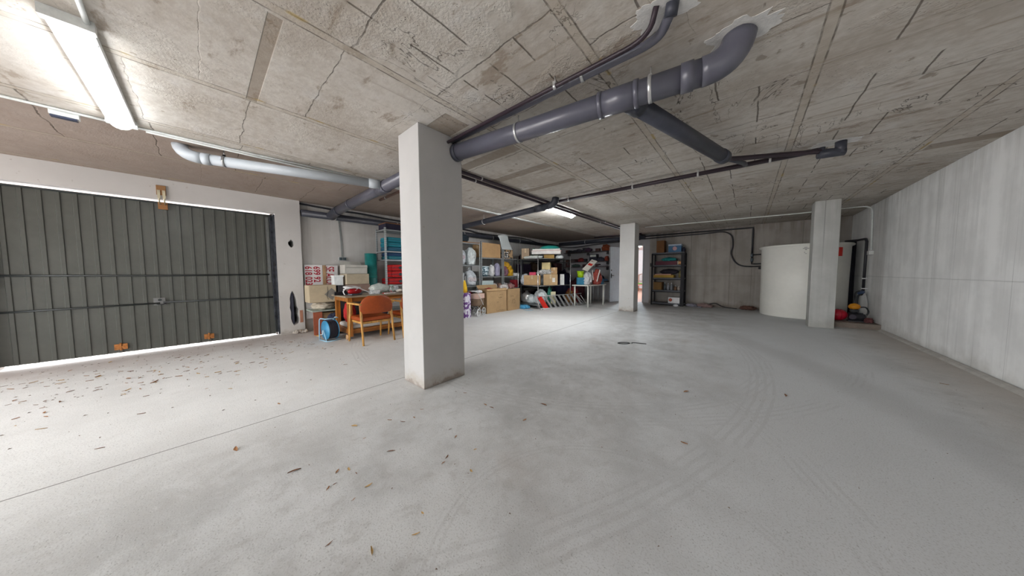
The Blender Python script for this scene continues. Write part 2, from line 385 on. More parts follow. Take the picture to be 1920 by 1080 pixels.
struct('column', MB().box((1.0, 8.24, 0), (1.35, 8.60, CEIL)), M_COLR, 'rough grey column in front of the water tank', 'column', bevel=0.008)
struct('trim_3', MB().box((1.30, 8.60, 0), (1.999, 10.998, 0.10)), pm((0.22, 0.18, 0.15), 0.9, name='plinth_concrete'), 'low raised plinth behind the right column', 'plinth')
# irregular white plaster patches where pipes enter the slab
def patch(n, cx, cy, rx, ry, seed, lab, ang=0):
    rr = random.Random(seed); P = []
    for k in range(64):
        a = 2 * PI * k / 64; q = 1 + 0.55 * noise.noise(Vector((math.cos(a) * 1.6, math.sin(a) * 1.6, seed))) + 0.3 * noise.noise(Vector((math.cos(a) * 5, math.sin(a) * 5, seed))) + rr.uniform(-0.04, 0.04)
        u, v = rx * math.cos(a) * q, ry * math.sin(a) * q
        P.append((cx + u * math.cos(ang) - v * math.sin(ang), cy + u * math.sin(ang) + v * math.cos(ang)))
    struct('trim_%d' % n, MB().plate(P, [], 2, CEIL - 0.0025, CEIL + 0.01), pm((0.66, 0.65, 0.63), 0.85, bs=0.5, scale=14, name='patch_plaster'), lab, 'plaster patch')
patch(4, -0.40, 1.72, 0.14, 0.10, 2, 'white plaster patch around the two thin pipes at top', 0.1)
patch(5, -0.08, 2.17, 0.17, 0.12, 5, 'white plaster patch around the thick pipe elbow')
patch(6, 0.69, 4.66, 0.22, 0.09, 8, 'white plaster patch at end of the far branch pipe', 0.2)
patch(7, -2.76, 4.58, 0.10, 0.08, 9, 'white plaster patch above the second tube light')
# exposed brick and rubble at the pier foot
struct('trim_8', MB().box((-6.62, 1.225, 0.20), (-6.594, 1.272, 0.44)), pm((0.42, 0.20, 0.13), 0.9, bs=0.5, name='brick'), 'exposed red brick beside the hole in the pier', 'brick')
mb = MB()
for i in range(26):
    mb.blob((-6.57 + random.uniform(-0.02, 0.06), 1.10 + random.uniform(0, 0.2), 0.0), (random.uniform(.03, .08),) * 3, i, 0.3, sub=1)
o = mb.build('rubble', pm((0.48, 0.43, 0.38), 0.95, bs=0.5, name='rubble')); tag(o, 'crumbled plaster rubble at the foot of the pier', 'rubble', kind='stuff')
o = MB().tube(bez([(-6.76, 1.13, 0.1), (-6.77, 1.13, 0.5), (-6.76, 1.14, 0.95)]), 0.04).build('conduit_pipe', pm((0.16, 0.17, 0.24), 0.4, name='dark_pvc'))
tag(o, 'dark bluish conduit inside the broken hole of the pier', 'pipe')

# doorway frame, leaf, room beyond
MD = pm((0.80, 0.86, 0.93), 0.35, 0.0, 0.04, name='door_paint')
o = struct('door_frame', MB().box((-3.74, 10.97, 0), (-3.70, 11.18, 2.20)).box((-2.99, 10.97, 0), (-2.955, 11.18, 2.20)).box((-3.70, 10.97, 2.16), (-2.99, 11.18, 2.20)), pm((0.36, 0.37, 0.39), 0.5, name='frame_paint'))
dl = T('door_1', 'open pale metal door leaf left of the far column', 'door', (-3.71, 10.97, 0.015), math.radians(-112)); dl['kind'] = 'structure'
MB().box((0, -0.02, 0), (0.72, 0.02, 2.12)).build('leaf', MD, dl, bevel=0.003)
MB().box((0.722, -0.022, 0), (0.732, 0.022, 2.12)).build('edge_strip', pm((0.33, 0.34, 0.36), 0.5, name='door_edge'), dl)
for sy in (-1, 1):
    h = MB().cyl((0.66, 0.02 * sy, 1.02), (0.66, 0.06 * sy, 1.02), 0.012).tube([(0.66, 0.06 * sy, 1.02), (0.56, 0.062 * sy, 1.02)], 0.009).box((0.64, 0.021 * sy, 0.93), (0.68, 0.026 * sy, 1.10)).build('handle', pm((0.03, 0.03, 0.03), 0.4, name='black_handle'), dl)
    MB().cyl((0.66, 0.02 * sy, 1.22), (0.66, 0.032 * sy, 1.22), 0.022).build('lock', pm((0.03, 0.03, 0.03), 0.4, name='black_handle'), dl)
def mat_tile():
    m, b = newmat('terracotta_tile'); P, x, y, z = pos()
    g = fmax(near(ffrac(x / 0.33), 0.5, 0.008), near(ffrac(y / 0.33), 0.5, 0.008))
    setc(b, mix(mix((0.52, 0.25, 0.17), (0.62, 0.33, 0.23), nz(P, 4, 3)), (0.35, 0.22, 0.17), g), 0.3); return m
M_TILE = mat_tile()
struct('floor_tiled', MB().box((-9, 11.1, -0.12), (1, 18.7, 0.0)), M_TILE, 'terracotta tiled floor of the room beyond the doorway', 'floor')
M_RW = pm((0.86, 0.86, 0.87), 0.8, var=0.02, name='room_paint')
struct('wall_room', MB().box((-9, 18.6, 0), (1, 18.7, CEIL)), M_RW, 'bright white wall of the room beyond the doorway', 'wall')
struct('wall_room_left', MB().box((-9.1, 11.15, 0), (-9, 18.7, CEIL)), M_RW)
struct('wall_room_right', MB().box((0.9, 11.15, 0), (1, 18.7, CEIL)), M_RW)
struct('ceiling_room', MB().box((-9.1, 11.15, CEIL), (1, 18.7, CEIL + 0.1)), M_RW)
struct('baseboard_room', MB().box((-9, 18.57, 0), (0.9, 18.6, 0.12)), M_TILE, 'terracotta skirting in the room beyond', 'baseboard')
lr = T('globe_lamp', 'glowing round lamp on ceiling of the room beyond the doorway', 'lamp', (-4.10, 14.4, CEIL))
MB().lathe([(0, -0.16), (0.07, -0.15), (0.11, -0.10), (0.10, -0.05), (0.05, -0.02)]).build('globe', glow((0.80, 0.92, 1.0), 1400.0, 'globe_light'), lr)
MB().cyl((0, 0, -0.03), (0, 0, 0), 0.06).build('mount', M_RW, lr)
ch = T('dining_chair', 'wooden chair with green seat in the room beyond the doorway', 'chair', (-4.75, 17.3, 0), 0.1)
mw = wood((0.30, 0.13, 0.07), name='dark_chair_wood')
for sx in (-1, 1):
    MB().box((0.2 * sx - .02, -.2, 0), (0.2 * sx + .02, -.16, .45)).build('leg', mw, ch)
    MB().box((0.2 * sx - .02, .16, 0), (0.2 * sx + .02, .2, 1.0)).build('leg', mw, ch)
MB().box((-.22, -.22, .45), (.22, .2, .50)).build('seat', pm((0.12, 0.32, 0.05), 0.8, name='green_seat'), ch, bevel=.01)
mb = MB().tube(bez([(-.21, .18, .98), (0, .18, 1.05), (.21, .18, .98)]), .022).box((-.2, .17, .60), (.2, .19, .63))
for k in range(5): mb.cyl((-.14 + .07 * k, .18, .62), (-.14 + .07 * k, .18, 1.0), .009, seg=8)
mb.build('backrest', mw, ch)
MB().box((-.2, -.19, .36), (.2, -.17, .45)).build('apron', pm((0.5, 0.2, 0.18), 0.7, name='apron_red'), ch)

struct('ground_front', MB().box((-7.2, -16, -0.14), (8, -6.0, -0.003)), pm((0.62, 0.52, 0.48), 0.9, name='outdoor_paving'))
struct('wall_room_front', MB().box((-9.1, 11.0, 0), (-7.0, 11.15, CEIL)), M_RW)
# outside ground seen through the slit under the gate
struct('ground', MB().box((-16, -8, -0.14), (-6.62 - 0.1, 5, -0.005)) if False else MB().box((-16, -16, -0.14), (-7.2, 5, -0.003)), pm((0.62, 0.52, 0.48), 0.9, name='outdoor_paving'), 'sunlit pinkish paving outside the gate', 'ground')

# ------------------------------------------------------------------ garage gate
GM = pm((0.088, 0.090, 0.080), 0.36, 0.15, 0.10, 3.0, name='gate_sheet', spec=0.5)
GD = pm((0.045, 0.05, 0.05), 0.4, 0.4, name='gate_tube'); RUST = pm((0.42, 0.17, 0.05), 0.8, 0.2, 0.35, 30, name='rust')
gate = T('garage_gate', 'grey ribbed steel up-and-over garage gate with two horizontal bars', 'garage gate', (-6.74, -0.39, 0))
def zb(y): return 0.046 - (y + 1.27) / 2.54 * 0.022
bm = MB(); pts = []; yy = -1.26
while yy < 1.25:
    pts += [(yy, 0), (yy + 0.082, 0), (yy + 0.087, 0.011), (yy + 0.117, 0.011)]; yy += 0.122
pts.append((1.265, 0)); pts = [p for p in pts if p[0] <= 1.265]
fr = [[bm.bm.verts.new((x, y, z)) for y, x in pts] for z in (0,)]
lo = [bm.bm.verts.new((x, y, zb(y))) for y, x in pts]; hi = [bm.bm.verts.new((x, y, 2.235)) for y, x in pts]
for v in fr[0]: bm.bm.verts.remove(v)
lob = [bm.bm.verts.new((-0.012, y, zb(y))) for y, x in pts]; hib = [bm.bm.verts.new((-0.012, y, 2.235)) for y, x in pts]
for i in range(len(pts) - 1):
    bm.bm.faces.new((lo[i], lo[i + 1], hi[i + 1], hi[i])); bm.bm.faces.new((lob[i + 1], lob[i], hib[i], hib[i + 1]))
    bm.bm.faces.new((hi[i], hi[i + 1], hib[i + 1], hib[i])); bm.bm.faces.new((lo[i + 1], lo[i], lob[i], lob[i + 1]))
bm.build('ribbed_sheet', GM, gate)
MB().box((-.02, -1.27, 2.225), (.02, 1.27, 2.25)).build('top_rail', GD, gate)
MB().box((-.02, -1.285, .05), (.02, -1.262, 2.25)).build('side_rail', GD, gate)
MB().box((-.02, 1.262, .05), (.02, 1.285, 2.25)).build('side_rail', GD, gate)
MB().tube([(.024, -1.26, 1.150), (.026, 0, 1.138), (.024, 1.23, 1.148)], .013).build('crossbar', GD, gate)
MB().tube([(.024, -1.26, 0.702), (.026, -.05, 0.722)], .012).tube([(.026, -.02, 0.732), (.024, 1.265, 0.722)], .012).build('crossbar', GD, gate)
lk = MB().box((.012, -.11, .69), (.03, .0, .80)).build('latch_plate', pm((.2, .2, .2), .5, .5, name='latch'), gate)
MB().tube([(.035, -.09, .715), (.06, -.06, .70), (.06, -.03, .70), (.035, 0, .715)], .007).cyl((.03, -.05, .77), (.045, -.05, .77), .018).build('latch_handle', GD, lk)
for yb in (-0.42, 0.42):
    mb = MB().box((.012, yb - .055, .085), (.020, yb - .012, .165)).box((.012, yb + .012, .085), (.020, yb + .055, .165)).cyl((.022, yb, .075), (.022, yb, .18), .010).box((.02, yb - .03, .11), (.03, yb + .03, .135))
    mb.build('rusty_bolt', RUST, gate)
# operating arms at the gate's sides
for s, nm in ((-1, 'arm'), (1, 'arm')):
    y = 1.225 * s
    MB().box((.02, y - .012, 1.00), (.045, y + .012, 2.20)).box((.012, y - .028, 1.0), (.02, y - .012, 2.2)).build(nm, pm((.17, .175, .17), .45, .4, name='arm_steel'), gate)
struct('trim_9', MB().box((-6.90, .885, 0), (-6.775, .925, 2.275)), pm((.10, .08, .07), .8, name='jamb_steel'))
struct('trim_10', MB().box((-6.90, -1.70, 0), (-6.775, -1.66, 2.275)), pm((.10, .08, .07), .8, name='jamb_steel'))
g = T('gate_guide', 'black greasy steel guide between gate and pier', 'guide rail', (-6.72, 0.905, 0))
gm = pm((0.07, 0.075, 0.09), 0.35, 0.5, 0.5, 12, name='greasy_steel')
MB().box((-.03, -.006, .02), (0.10, .018, 2.25)).build('flange', gm, g)
MB().box((0.03, -.05, .3), (0.05, -.006, 2.22)).box((0.05, -.05, .3), (0.075, -.04, 2.22)).build('channel', gm, g)
MB().cyl((.08, -.02, 1.33), (.08, .0, 1.33), .03).build('roller', pm((.02, .02, .02), .5, name='rubber'), g)
MB().cyl((.07, -.02, .62), (.07, .0, .62), .02).build('roller', pm((.02, .02, .02), .5, name='rubber'), g)
st = T('hinge_plate', 'orange-brown wooden plate with two brass hinges above gate centre', 'hinge', (-6.6, -0.345, 0))
wp = MB().box((.0, -.045, 2.33), (.02, .045, 2.47)).build('wooden_plate', pm((0.33, 0.17, 0.07), .7, name='plate_wood'), st, bevel=.002)
MB().box((-.12, -.045, 2.14), (-.10, .045, 2.24)).build('lower_plate', pm((0.30, 0.14, 0.05), .7, name='plate_rust'), st)
for s in (-1, 1):
    MB().box((.02, .024 * s - .014, 2.28), (.026, .024 * s + .014, 2.40)).build('brass_hinge', pm((.62, .56, .40), .35, .6, name='brass'), st)
    MB().tube([(.022, .024 * s, 2.29), (-.02, .024 * s, 2.24), (-.10, .024 * s, 2.21)], .008, seg=6).build('strap', pm((.62, .56, .40), .35, .6, name='brass'), st)

# ------------------------------------------------------------------ tube lights
def tube_light(loc, rz, L, label, strength, w=0.10):
    t = T('tube_light', label, 'tube light', (loc[0], loc[1], CEIL), rz, 'ceiling tube lights')
    MB().box((-L / 2, -w * .62, -.045), (L / 2, w * .62, 0)).build('housing', pm((.78, .80, .80), .5, name='lamp_housing'), t, bevel=.01)
    mb = MB(); n = 10
    prof = [(w * .5 * math.cos(PI * k / n) * 1.05, -.042 - .062 * math.sin(PI * k / n)) for k in range(n + 1)]
    A = [mb.bm.verts.new((-L / 2 + .02 + .02 * (1 if 0 else 0), y, z)) for y, z in prof]; B = [mb.bm.verts.new((L / 2 - .02, y, z)) for y, z in prof]
    for k in range(n):
        f = mb.bm.faces.new((A[k], A[k + 1], B[k + 1], B[k])); f.smooth = True
    mb.bm.faces.new(A); mb.bm.faces.new(list(reversed(B)))
    mb.build('diffuser', glow((0.95, 0.98, 1.0), strength), t)
    for s in (-1, 1): MB().box((s * (L / 2 + .0) - (.05 if s < 0 else 0), -w * .68, -.055), (s * (L / 2) + (.05 if s > 0 else 0), w * .68, 0)).build('end_cap', pm((.74, .76, .74), .5, name='lamp_cap'), t)
    for k in range(6):
        x = -L / 2 + L * (k + .5) / 6
        MB().box((x - .012, w * .5, -.06), (x + .012, w * .56, -.035)).build('clip', pm((.8, .82, .82), .4, name='lamp_clip'), t)
    return t
tube_light((-3.60, -0.42), 0.0, 1.46, 'large lit tube light fixed under the ceiling at top left', LAMP_NEAR, 0.125)
tube_light((-3.22, 5.35), math.radians(90), 1.15, 'small distant lit tube light near the dark pipe crossing', LAMP_FAR, 0.12)

# ------------------------------------------------------------------ pipes
PG = pm((0.095, 0.095, 0.122), 0.30, 0.0, 0.10, 3, bs=0.03, name='grey_pvc', spec=0.6)
PGL = pm((0.40, 0.43, 0.46), 0.38, 0.0, 0.06, 3, bs=0.03, name='light_grey_pvc', spec=0.5)
PD = pm((0.042, 0.045, 0.06), 0.4, 0.0, 0.2, 4, bs=0.03, name='dark_pvc_pipe')
PB = pm((0.028, 0.017, 0.024), 0.4, 0.0, 0.2, 4, bs=0.03, name='brown_pipe')
BK = pm((0.02, 0.02, 0.025), 0.45, name='black_hose'); CW = pm((0.66, 0.68, 0.66), 0.4, name='white_conduit')
ZN = pm((0.62, 0.62, 0.62), 0.3, 0.7, name='zinc')
def lerp(a, b, t): return tuple(a[i] + (b[i] - a[i]) * t for i in range(3))
def collar(mb, a, b, t, r, L):
    a, b = Vector(a), Vector(b); d = (b - a).normalized(); c = a + (b - a) * t
    mb.cyl(c - d * L / 2, c + d * L / 2, r, seg=24); return mb
def clamp(par, a, b, t, r, name='clamp'):
    mb = MB(); collar(mb, a, b, t, r + .004, .022); c = Vector(a) + (Vector(b) - Vector(a)) * t
    mb.cyl(c + Vector((0, 0, r)), (c.x, c.y, CEIL), .005, seg=8).box((c.x - .012, c.y - .012, c.z + r - .002), (c.x + .012, c.y + .012, c.z + r + .02))
    mb.build(name, ZN, par)
# 1 main pipe from column to the elbow
t = T('drain_pipe', 'thick grey drain pipe from near column to the patched ceiling elbow', 'pipe')
A, B = (-2.37, 1.82, 2.42), (-0.24, 2.155, 2.42)
MB().cyl(A, B, .080, seg=32).build('pipe_run', PG, t)
MB().tube(arc((-0.26, 2.15, 2.42), (-0.10, 2.18, 2.42), (-0.08, 2.18, 2.57), 10), .084, seg=28).build('elbow', PG, t)
mb = MB(); collar(mb, A, B, .955, .088, .07); mb.build('socket_ring', PG, t)
mb = MB(); collar(mb, A, B, .76, .087, .27); collar(mb, A, B, .70, .091, .03); collar(mb, A, B, .815, .091, .03); mb.build('tee_coupling', PG, t)
mb = MB(); collar(mb, A, B, .012, .086, .05); mb.build('end_ring', PD, t)
clamp(t, A, B, .36, .081); clamp(t, A, B, .855, .081)
# 2 branch
t = T('branch_pipe', 'dark grey branch pipe slanting away from the thick drain pipe', 'pipe')
C1, C2 = (-0.71, 2.10, 2.42), (-0.235, 3.86, 2.42)
MB().cyl(C1, C2, .066, seg=28).build('pipe_run', PD, t)
for q_, r_, l_ in ((.975, .072, .10), (.05, .074, .16)): collar(MB(), C1, C2, q_, r_, l_).build('socket_ring', PD, t)
MB().cyl(C2, (-0.215, 3.93, 2.42), .066, .045, seg=24).build('reducer', PD, t)
MB().tube(arc((-0.215, 3.92, 2.42), (-.17, 4.05, 2.44), (0.05, 4.22, 2.46), 6) + [(0.60, 4.62, 2.49), (.67, 4.66, 2.49)], .026).build('small_run', PB, t)
MB().tube([(-.215, 3.92, 2.42), (-0.13, 4.16, 2.44), (-.07, 4.36, 2.46), (-.06, 4.5, 2.48)], .026).build('short_spur', PD, t)
MB().cyl((.56, 4.61, 2.46), (.76, 4.66, 2.46), .046, seg=20).cyl((.73, 4.65, 2.44), (.73, 4.65, 2.57), .045, seg=20).cyl((.585, 4.61, 2.44), (.585, 4.61, 2.53), .03, seg=14).build('end_fitting', PD, t)
# 3 twins
t = T('waste_pipe', 'thin reddish-brown pipe running just behind the thick drain pipe', 'pipe', group=None)
MB().tube([(-2.37, 1.725, 2.50), (-.62, 1.75, 2.50)] + arc((-.60, 1.75, 2.50), (-.48, 1.75, 2.50), (-.44, 1.70, 2.53)) + [(-.41, 1.655, 2.57)], .015).build('pipe_run', PB, t)
clamp(t, (-2.37, 1.725, 2.5), (-.6, 1.75, 2.5), .72, .015)
t = T('waste_pipe', 'slim grey pipe alongside the thick drain pipe, bending up to the white patch', 'pipe')
MB().tube([(-2.37, 1.785, 2.53), (-.58, 1.84, 2.53)] + arc((-.56, 1.84, 2.53), (-.44, 1.845, 2.53), (-.40, 1.78, 2.53)) + [(-.345, 1.70, 2.545), (-.335, 1.685, 2.57)], .026, seg=16).build('pipe_run', PG, t)
MB().cyl((-.355, 1.715, 2.52), (-.34, 1.69, 2.57), .032).build('end_ring', PD, t)
clamp(t, (-2.37, 1.785, 2.53), (-.56, 1.84, 2.53), .80, .026)
# 4 long thin cross pipe
t = T('waste_pipe', 'long thin dark brown pipe crossing the ceiling towards far right', 'pipe')
A, B = (-2.72, 4.50, 2.50), (0.56, 4.60, 2.505)
MB().cyl(A, B, .029, seg=16).build('pipe_run', PB, t)
for q in (.06, .40, .66, .88): clamp(t, A, B, q, .03)
# 5 middle collector
t = T('collector_pipe', 'dark grey pipe with upturned elbow beside the distant tube light', 'pipe')
A, B = (-2.93, 4.46, 2.44), (-6.62, 4.62, 2.36)
MB().cyl(A, B, .062, seg=24).build('pipe_run', PD, t)
MB().tube(arc((-2.93, 4.46, 2.44), (-2.78, 4.45, 2.44), (-2.77, 4.45, 2.57)), .066, seg=20).build('elbow', PD, t)
mb = MB(); collar(mb, A, B, .06, .07, .2); mb.build('tee_coupling', PD, t); clamp(t, A, B, .52, .063)
# 6 pair along y
for k, (x, lab) in enumerate(((-2.985, 'right one of the paired thin dark pipes running to the back'), (-3.125, 'left one of the paired thin dark pipes running to the back'))):
    t = T('waste_pipe', lab, 'pipe'); A, B = (x, 1.95, 2.535 - .0), (x, 10.9, 2.535)
    MB().cyl(A, B, .022, seg=14).build('pipe_run', PB, t)
    for q in (.09, .31, .6): clamp(t, A, B, q, .022)
# 7 light grey pipe
t = T('drain_pipe', 'light grey pipe below ceiling at left, starting with an elbow', 'pipe')
A, B = (-4.63, 0.06, 2.445), (-4.03, 1.72, 2.43)
MB().tube(arc(A, (-4.68, -.09, 2.45), (-4.72, -.10, 2.57)), .060, seg=24).build('elbow', PGL, t)
MB().cyl(A, B, .056, seg=28).build('pipe_run', PGL, t)
for q_, r_, l_ in ((.02, .062, .07), (.97, .064, .14)): collar(MB(), A, B, q_, r_, l_).build('socket_ring', PGL, t); clamp(t, A, B, .10, .057)
# 8 cross collector left of column
t = T('drain_pipe', 'dark grey pipe left of near column ending in a downturned elbow', 'pipe')
A, B = (-2.76, 1.80, 2.43), (-6.10, 1.82, 2.40)
MB().cyl(A, B, .078, seg=28).build('pipe_run', PG, t)
for q_, r_, l_ in ((.40, .09, .24), (.80, .088, .05)): collar(MB(), A, B, q_, r_, l_).build('coupling', PG, t)
MB().tube(arc((-6.08, 1.82, 2.40), (-6.36, 1.82, 2.40), (-6.50, 1.80, 2.33)), .086, seg=24).build('elbow', PD, t)
t = T('waste_pipe', 'thin rusty brown pipe stub left of the near column', 'pipe')
MB().cyl((-2.77, 2.20, 2.52), (-5.2, 2.24, 2.52), .022, seg=14).build('pipe_run', pm((.16, .09, .07), .6, name='rusty_pipe'), t)
clamp(t, (-2.77, 2.20, 2.52), (-5.2, 2.24, 2.52), .9, .022)
# 9 wall pipe, back pipe, hose
t = T('overhead_pipe', 'long dark grey pipe along the left rear wall above the shelves', 'pipe')
A, B = (-6.60, 1.32, 2.345), (-6.60, 10.85, 2.36)
MB().cyl(A, B, .066, seg=24).build('pipe_run', PD, t)
for q in (.06, .2, .42, .55, .7):
    mb = MB(); collar(mb, A, B, q, .071, .03); c = lerp(A, B, q); mb.box((-6.693, c[1] - .01, c[2] - .01), (-6.60, c[1] + .01, c[2] + .01)); mb.build('clamp', ZN, t)
t = T('overhead_pipe', 'dark grey pipe below ceiling along the back wall', 'pipe')
A, B = (-6.50, 10.78, 2.44), (-2.9, 10.86, 2.46)
MB().cyl(A, B, .08, seg=24).build('pipe_run', PD, t); clamp(t, A, B, .35, .081); clamp(t, A, B, .8, .081)
t = T('overhead_pipe', 'thin brown pipe below ceiling leading from back corner to doorway', 'pipe')
A, B = (-4.6, 10.25, 2.535), (-2.9, 10.42, 2.535); MB().cyl(A, B, .025).build('pipe_run', PB, t)
o = MB().tube(bez([(-6.66, 1.31, 2.53), (-6.63, 2.0, 2.50), (-6.60, 2.4, 2.50), (-6.64, 3.4, 2.47), (-6.62, 5.3, 2.50), (-6.60, 6.0, 2.45), (-6.48, 6.9, 2.43), (-6.48, 8.2, 2.46), (-6.46, 9.6, 2.32), (-6.2, 10.6, 2.28), (-5.6, 10.66, 2.25), (-4.8, 10.62, 2.30), (-3.9, 10.62, 2.33), (-3.3, 10.64, 2.34), (-3.0, 10.66, 2.36)]), .018).build('hose', BK)
tag(o, 'black hose sagging along the left rear and back walls under the ceiling', 'hose')
# 10 conduits
t = T('conduit', 'pair of white conduits under the ceiling passing the large tube light', 'conduit')
MB().tube([(-4.47, -2.2, 2.557), (-4.45, -.45, 2.557), (-4.42, .3, 2.557), (-4.30, 1.9, 2.557)], .011).build('tube', CW, t)
MB().tube([(-4.50, -.30, 2.557), (-4.46, 1.0, 2.557), (-4.36, 2.1, 2.557), (-4.52, 3.7, 2.557), (-4.5, 7.5, 2.557)], .011).build('tube', CW, t)
MB().tube([(-4.40, 2.1, 2.557), (-4.58, 3.7, 2.557), (-4.56, 7.0, 2.557)], .011).build('tube', CW, t)
o = MB().tube([(-2.85, -.36, 2.555), (-2.2, -.34, 2.555), (-1.2, -.34, 2.555)], .012).build('conduit', CW); tag(o, 'white conduit leaving the large tube light towards the top edge', 'conduit')
t = T('sensor_box', 'small flat box with a dark lens hanging by the conduit at far left', 'box', (-4.50, -.72, 2.54))
MB().box((-.03, -.07, -.025), (.03, .07, .03)).build('housing', CW, t, bevel=.004); MB().box((-.026, -.065, -.038), (.024, .06, -.026)).build('lens', pm((.05, .06, .1), .2, name='dark_lens'), t)
t = T('conduit', 'thin white conduit along the rear ceiling bending down right wall', 'conduit')
MB().tube([(-2.45, 9.15, 2.555), (.9, 9.55, 2.555), (1.80, 9.50, 2.555)] + arc((1.82, 9.5, 2.555), (1.975, 9.5, 2.555), (1.978, 9.45, 2.44)) + [(1.978, 9.35, 1.60)], .014).build('tube', CW, t)
MB().box((1.93, 9.27, 1.50), (1.998, 9.40, 1.58)).build('junction_box', CW, t, bevel=.004)
# 11 pipes left of the tank
t = T('supply_pipe', 'black supply pipe on rear wall dropping to the water tank valve', 'pipe')
MB().tube([(-2.95, 10.9, 2.49), (.02, 10.93, 2.475), (.10, 10.93, 2.475), (.10, 10.93, 2.40), (.10, 10.93, 1.44)], .022, seg=12).build('pipe_run', BK, t)
MB().tube([(.10, 10.93, 1.50), (.10, 10.93, 1.385), (.16, 10.93, 1.385), (.39, 10.63, 1.385)], .02).tube([(.1, 10.93, 1.66), (.39, 10.63, 1.66)], .016).build('outlet', BK, t)
MB().cyl((.10, 10.93, 1.70), (.10, 10.93, 1.60), .035).cyl((.10, 10.93, 1.56), (.10, 10.93, 1.46), .034).box((.07, 10.87, 1.62), (.09, 10.93, 1.68)).build('valve', pm((.10, .12, .14), .4, .3, name='valve'), t)
o = MB().tube(bez([(-2.95, 10.92, 2.40), (-1.9, 10.93, 2.41), (-1.3, 10.93, 2.41), (-.95, 10.94, 2.42), (-.6, 10.94, 2.42), (-.40, 10.94, 2.28), (-.36, 10.94, 1.98), (-.39, 10.94, 1.72), (-.28, 10.94, 1.45), (-.06, 10.92, 1.32), (.39, 10.64, 1.31)]), .019).build('hose', BK)
tag(o, 'black hose curving down the rear wall to the water tank', 'hose')
# 12 cable drop and sockets
t = T('wall_socket', 'double dark wall socket with thin cable above the stacked boxes', 'socket', (-6.70, 2.03, 1.46))
MB().box((0, -.075, -.02), (.03, .075, .055)).build('back_box', pm((.5, .52, .52), .5, name='socket_grey'), t)
for s in (-1, 1): MB().box((.03, .036 * s - .028, -.012), (.042, .036 * s + .028, .048)).build('outlet', pm((.05, .07, .08), .4, name='socket_dark'), t)
MB().tube(bez([(.014, -.012, .05), (.012, -.02, .45), (.012, -.05, .85), (.01, -.05, 1.05)]), .006, seg=6).tube(bez([(.014, .012, .05), (.012, .0, .45), (.012, -.03, .85), (.01, -.03, 1.05)]), .005, seg=6).build('cable', pm((.2, .22, .22), .5, name='cable'), t)

# ------------------------------------------------------------------ water tank
tk = T('water_tank', 'large round off-white water tank behind the right column', 'tank', (1.07, 10.18, 0.0))
TM = pm((0.80, 0.785, 0.725), 0.42, 0, 0.04, 2, bs=0.04, name='tank_polyester')
MB().lathe([(0, .1 - .1 + .002), (.76, .002), (.772, .02), (.775, .9), (.788, 1.74), (.82, 1.765), (.82, 1.80), (.79, 1.81), (.6, 1.815), (0, 1.82)], seg=72).build('shell', TM, tk)
MB().lathe([(.822, 1.76), (.835, 1.775), (.835, 1.80), (.822, 1.812)], seg=72).build('rim', TM, tk)
def on_tank(a, z, r=0.779):   # point on tank wall at bearing a (deg)
    return (r * math.cos(math.radians(a)), r * math.sin(math.radians(a)), z)
mb = MB(); rows = []
for k in range(6):
    a = -55.5 + 11 * k / 5
    rows.append([mb.bm.verts.new(on_tank(a, z, .792 if z > 1.6 else .79)) for z in (1.50, 1.70)] + [mb.bm.verts.new(on_tank(a, z, .779)) for z in (1.70, 1.50)])
for a, b in zip(rows, rows[1:]):
    for k in range(4): mb.bm.faces.new((a[k], a[(k + 1) % 4], b[(k + 1) % 4], b[k]))
mb.bm.faces.new(rows[0]); mb.bm.faces.new(list(reversed(rows[-1])))
mb.build('red_label', pm((.72, .03, .02), .5, var=.05, name='red_sticker'), tk)
for (u, v, w, h) in ((-.055, .115, .09, .012), (-.07, .03, .10, .010), (-.05, .055, .05, .008), (-.035, .0, .03, .012), (-.05, -.06, .02, .008), (-.035, -.09, .03, .006)):
    mb = MB()
    for q in range(4):
        a0 = -91 + math.degrees((u + w * q / 4) / .78); a1 = -91 + math.degrees((u + w * (q + 1) / 4) / .78)
        p = [on_tank(a0, 1.66 + v, .792), on_tank(a1, 1.66 + v, .792), on_tank(a1, 1.66 + v + h, .792), on_tank(a0, 1.66 + v + h, .792)]
        mb.bm.faces.new([mb.bm.verts.new(t) for t in p])
    mb.build('printed_mark', pm((.04, .04, .05), .6, name='ink'), tk)
o = MB().tube([(1.93, 10.52, .102), (1.93, 10.52, 1.88)], .065, seg=18).build('pipe', pm((.012, .012, .02), .6, name='black_lagging'), None); tag(o, 'thick black upright pipe between water tank and right wall', 'pipe')
MB().cyl((-.775, .12, 1.25), (-.83, .12, 1.25), .03).build('outlet_boss', BK, tk)

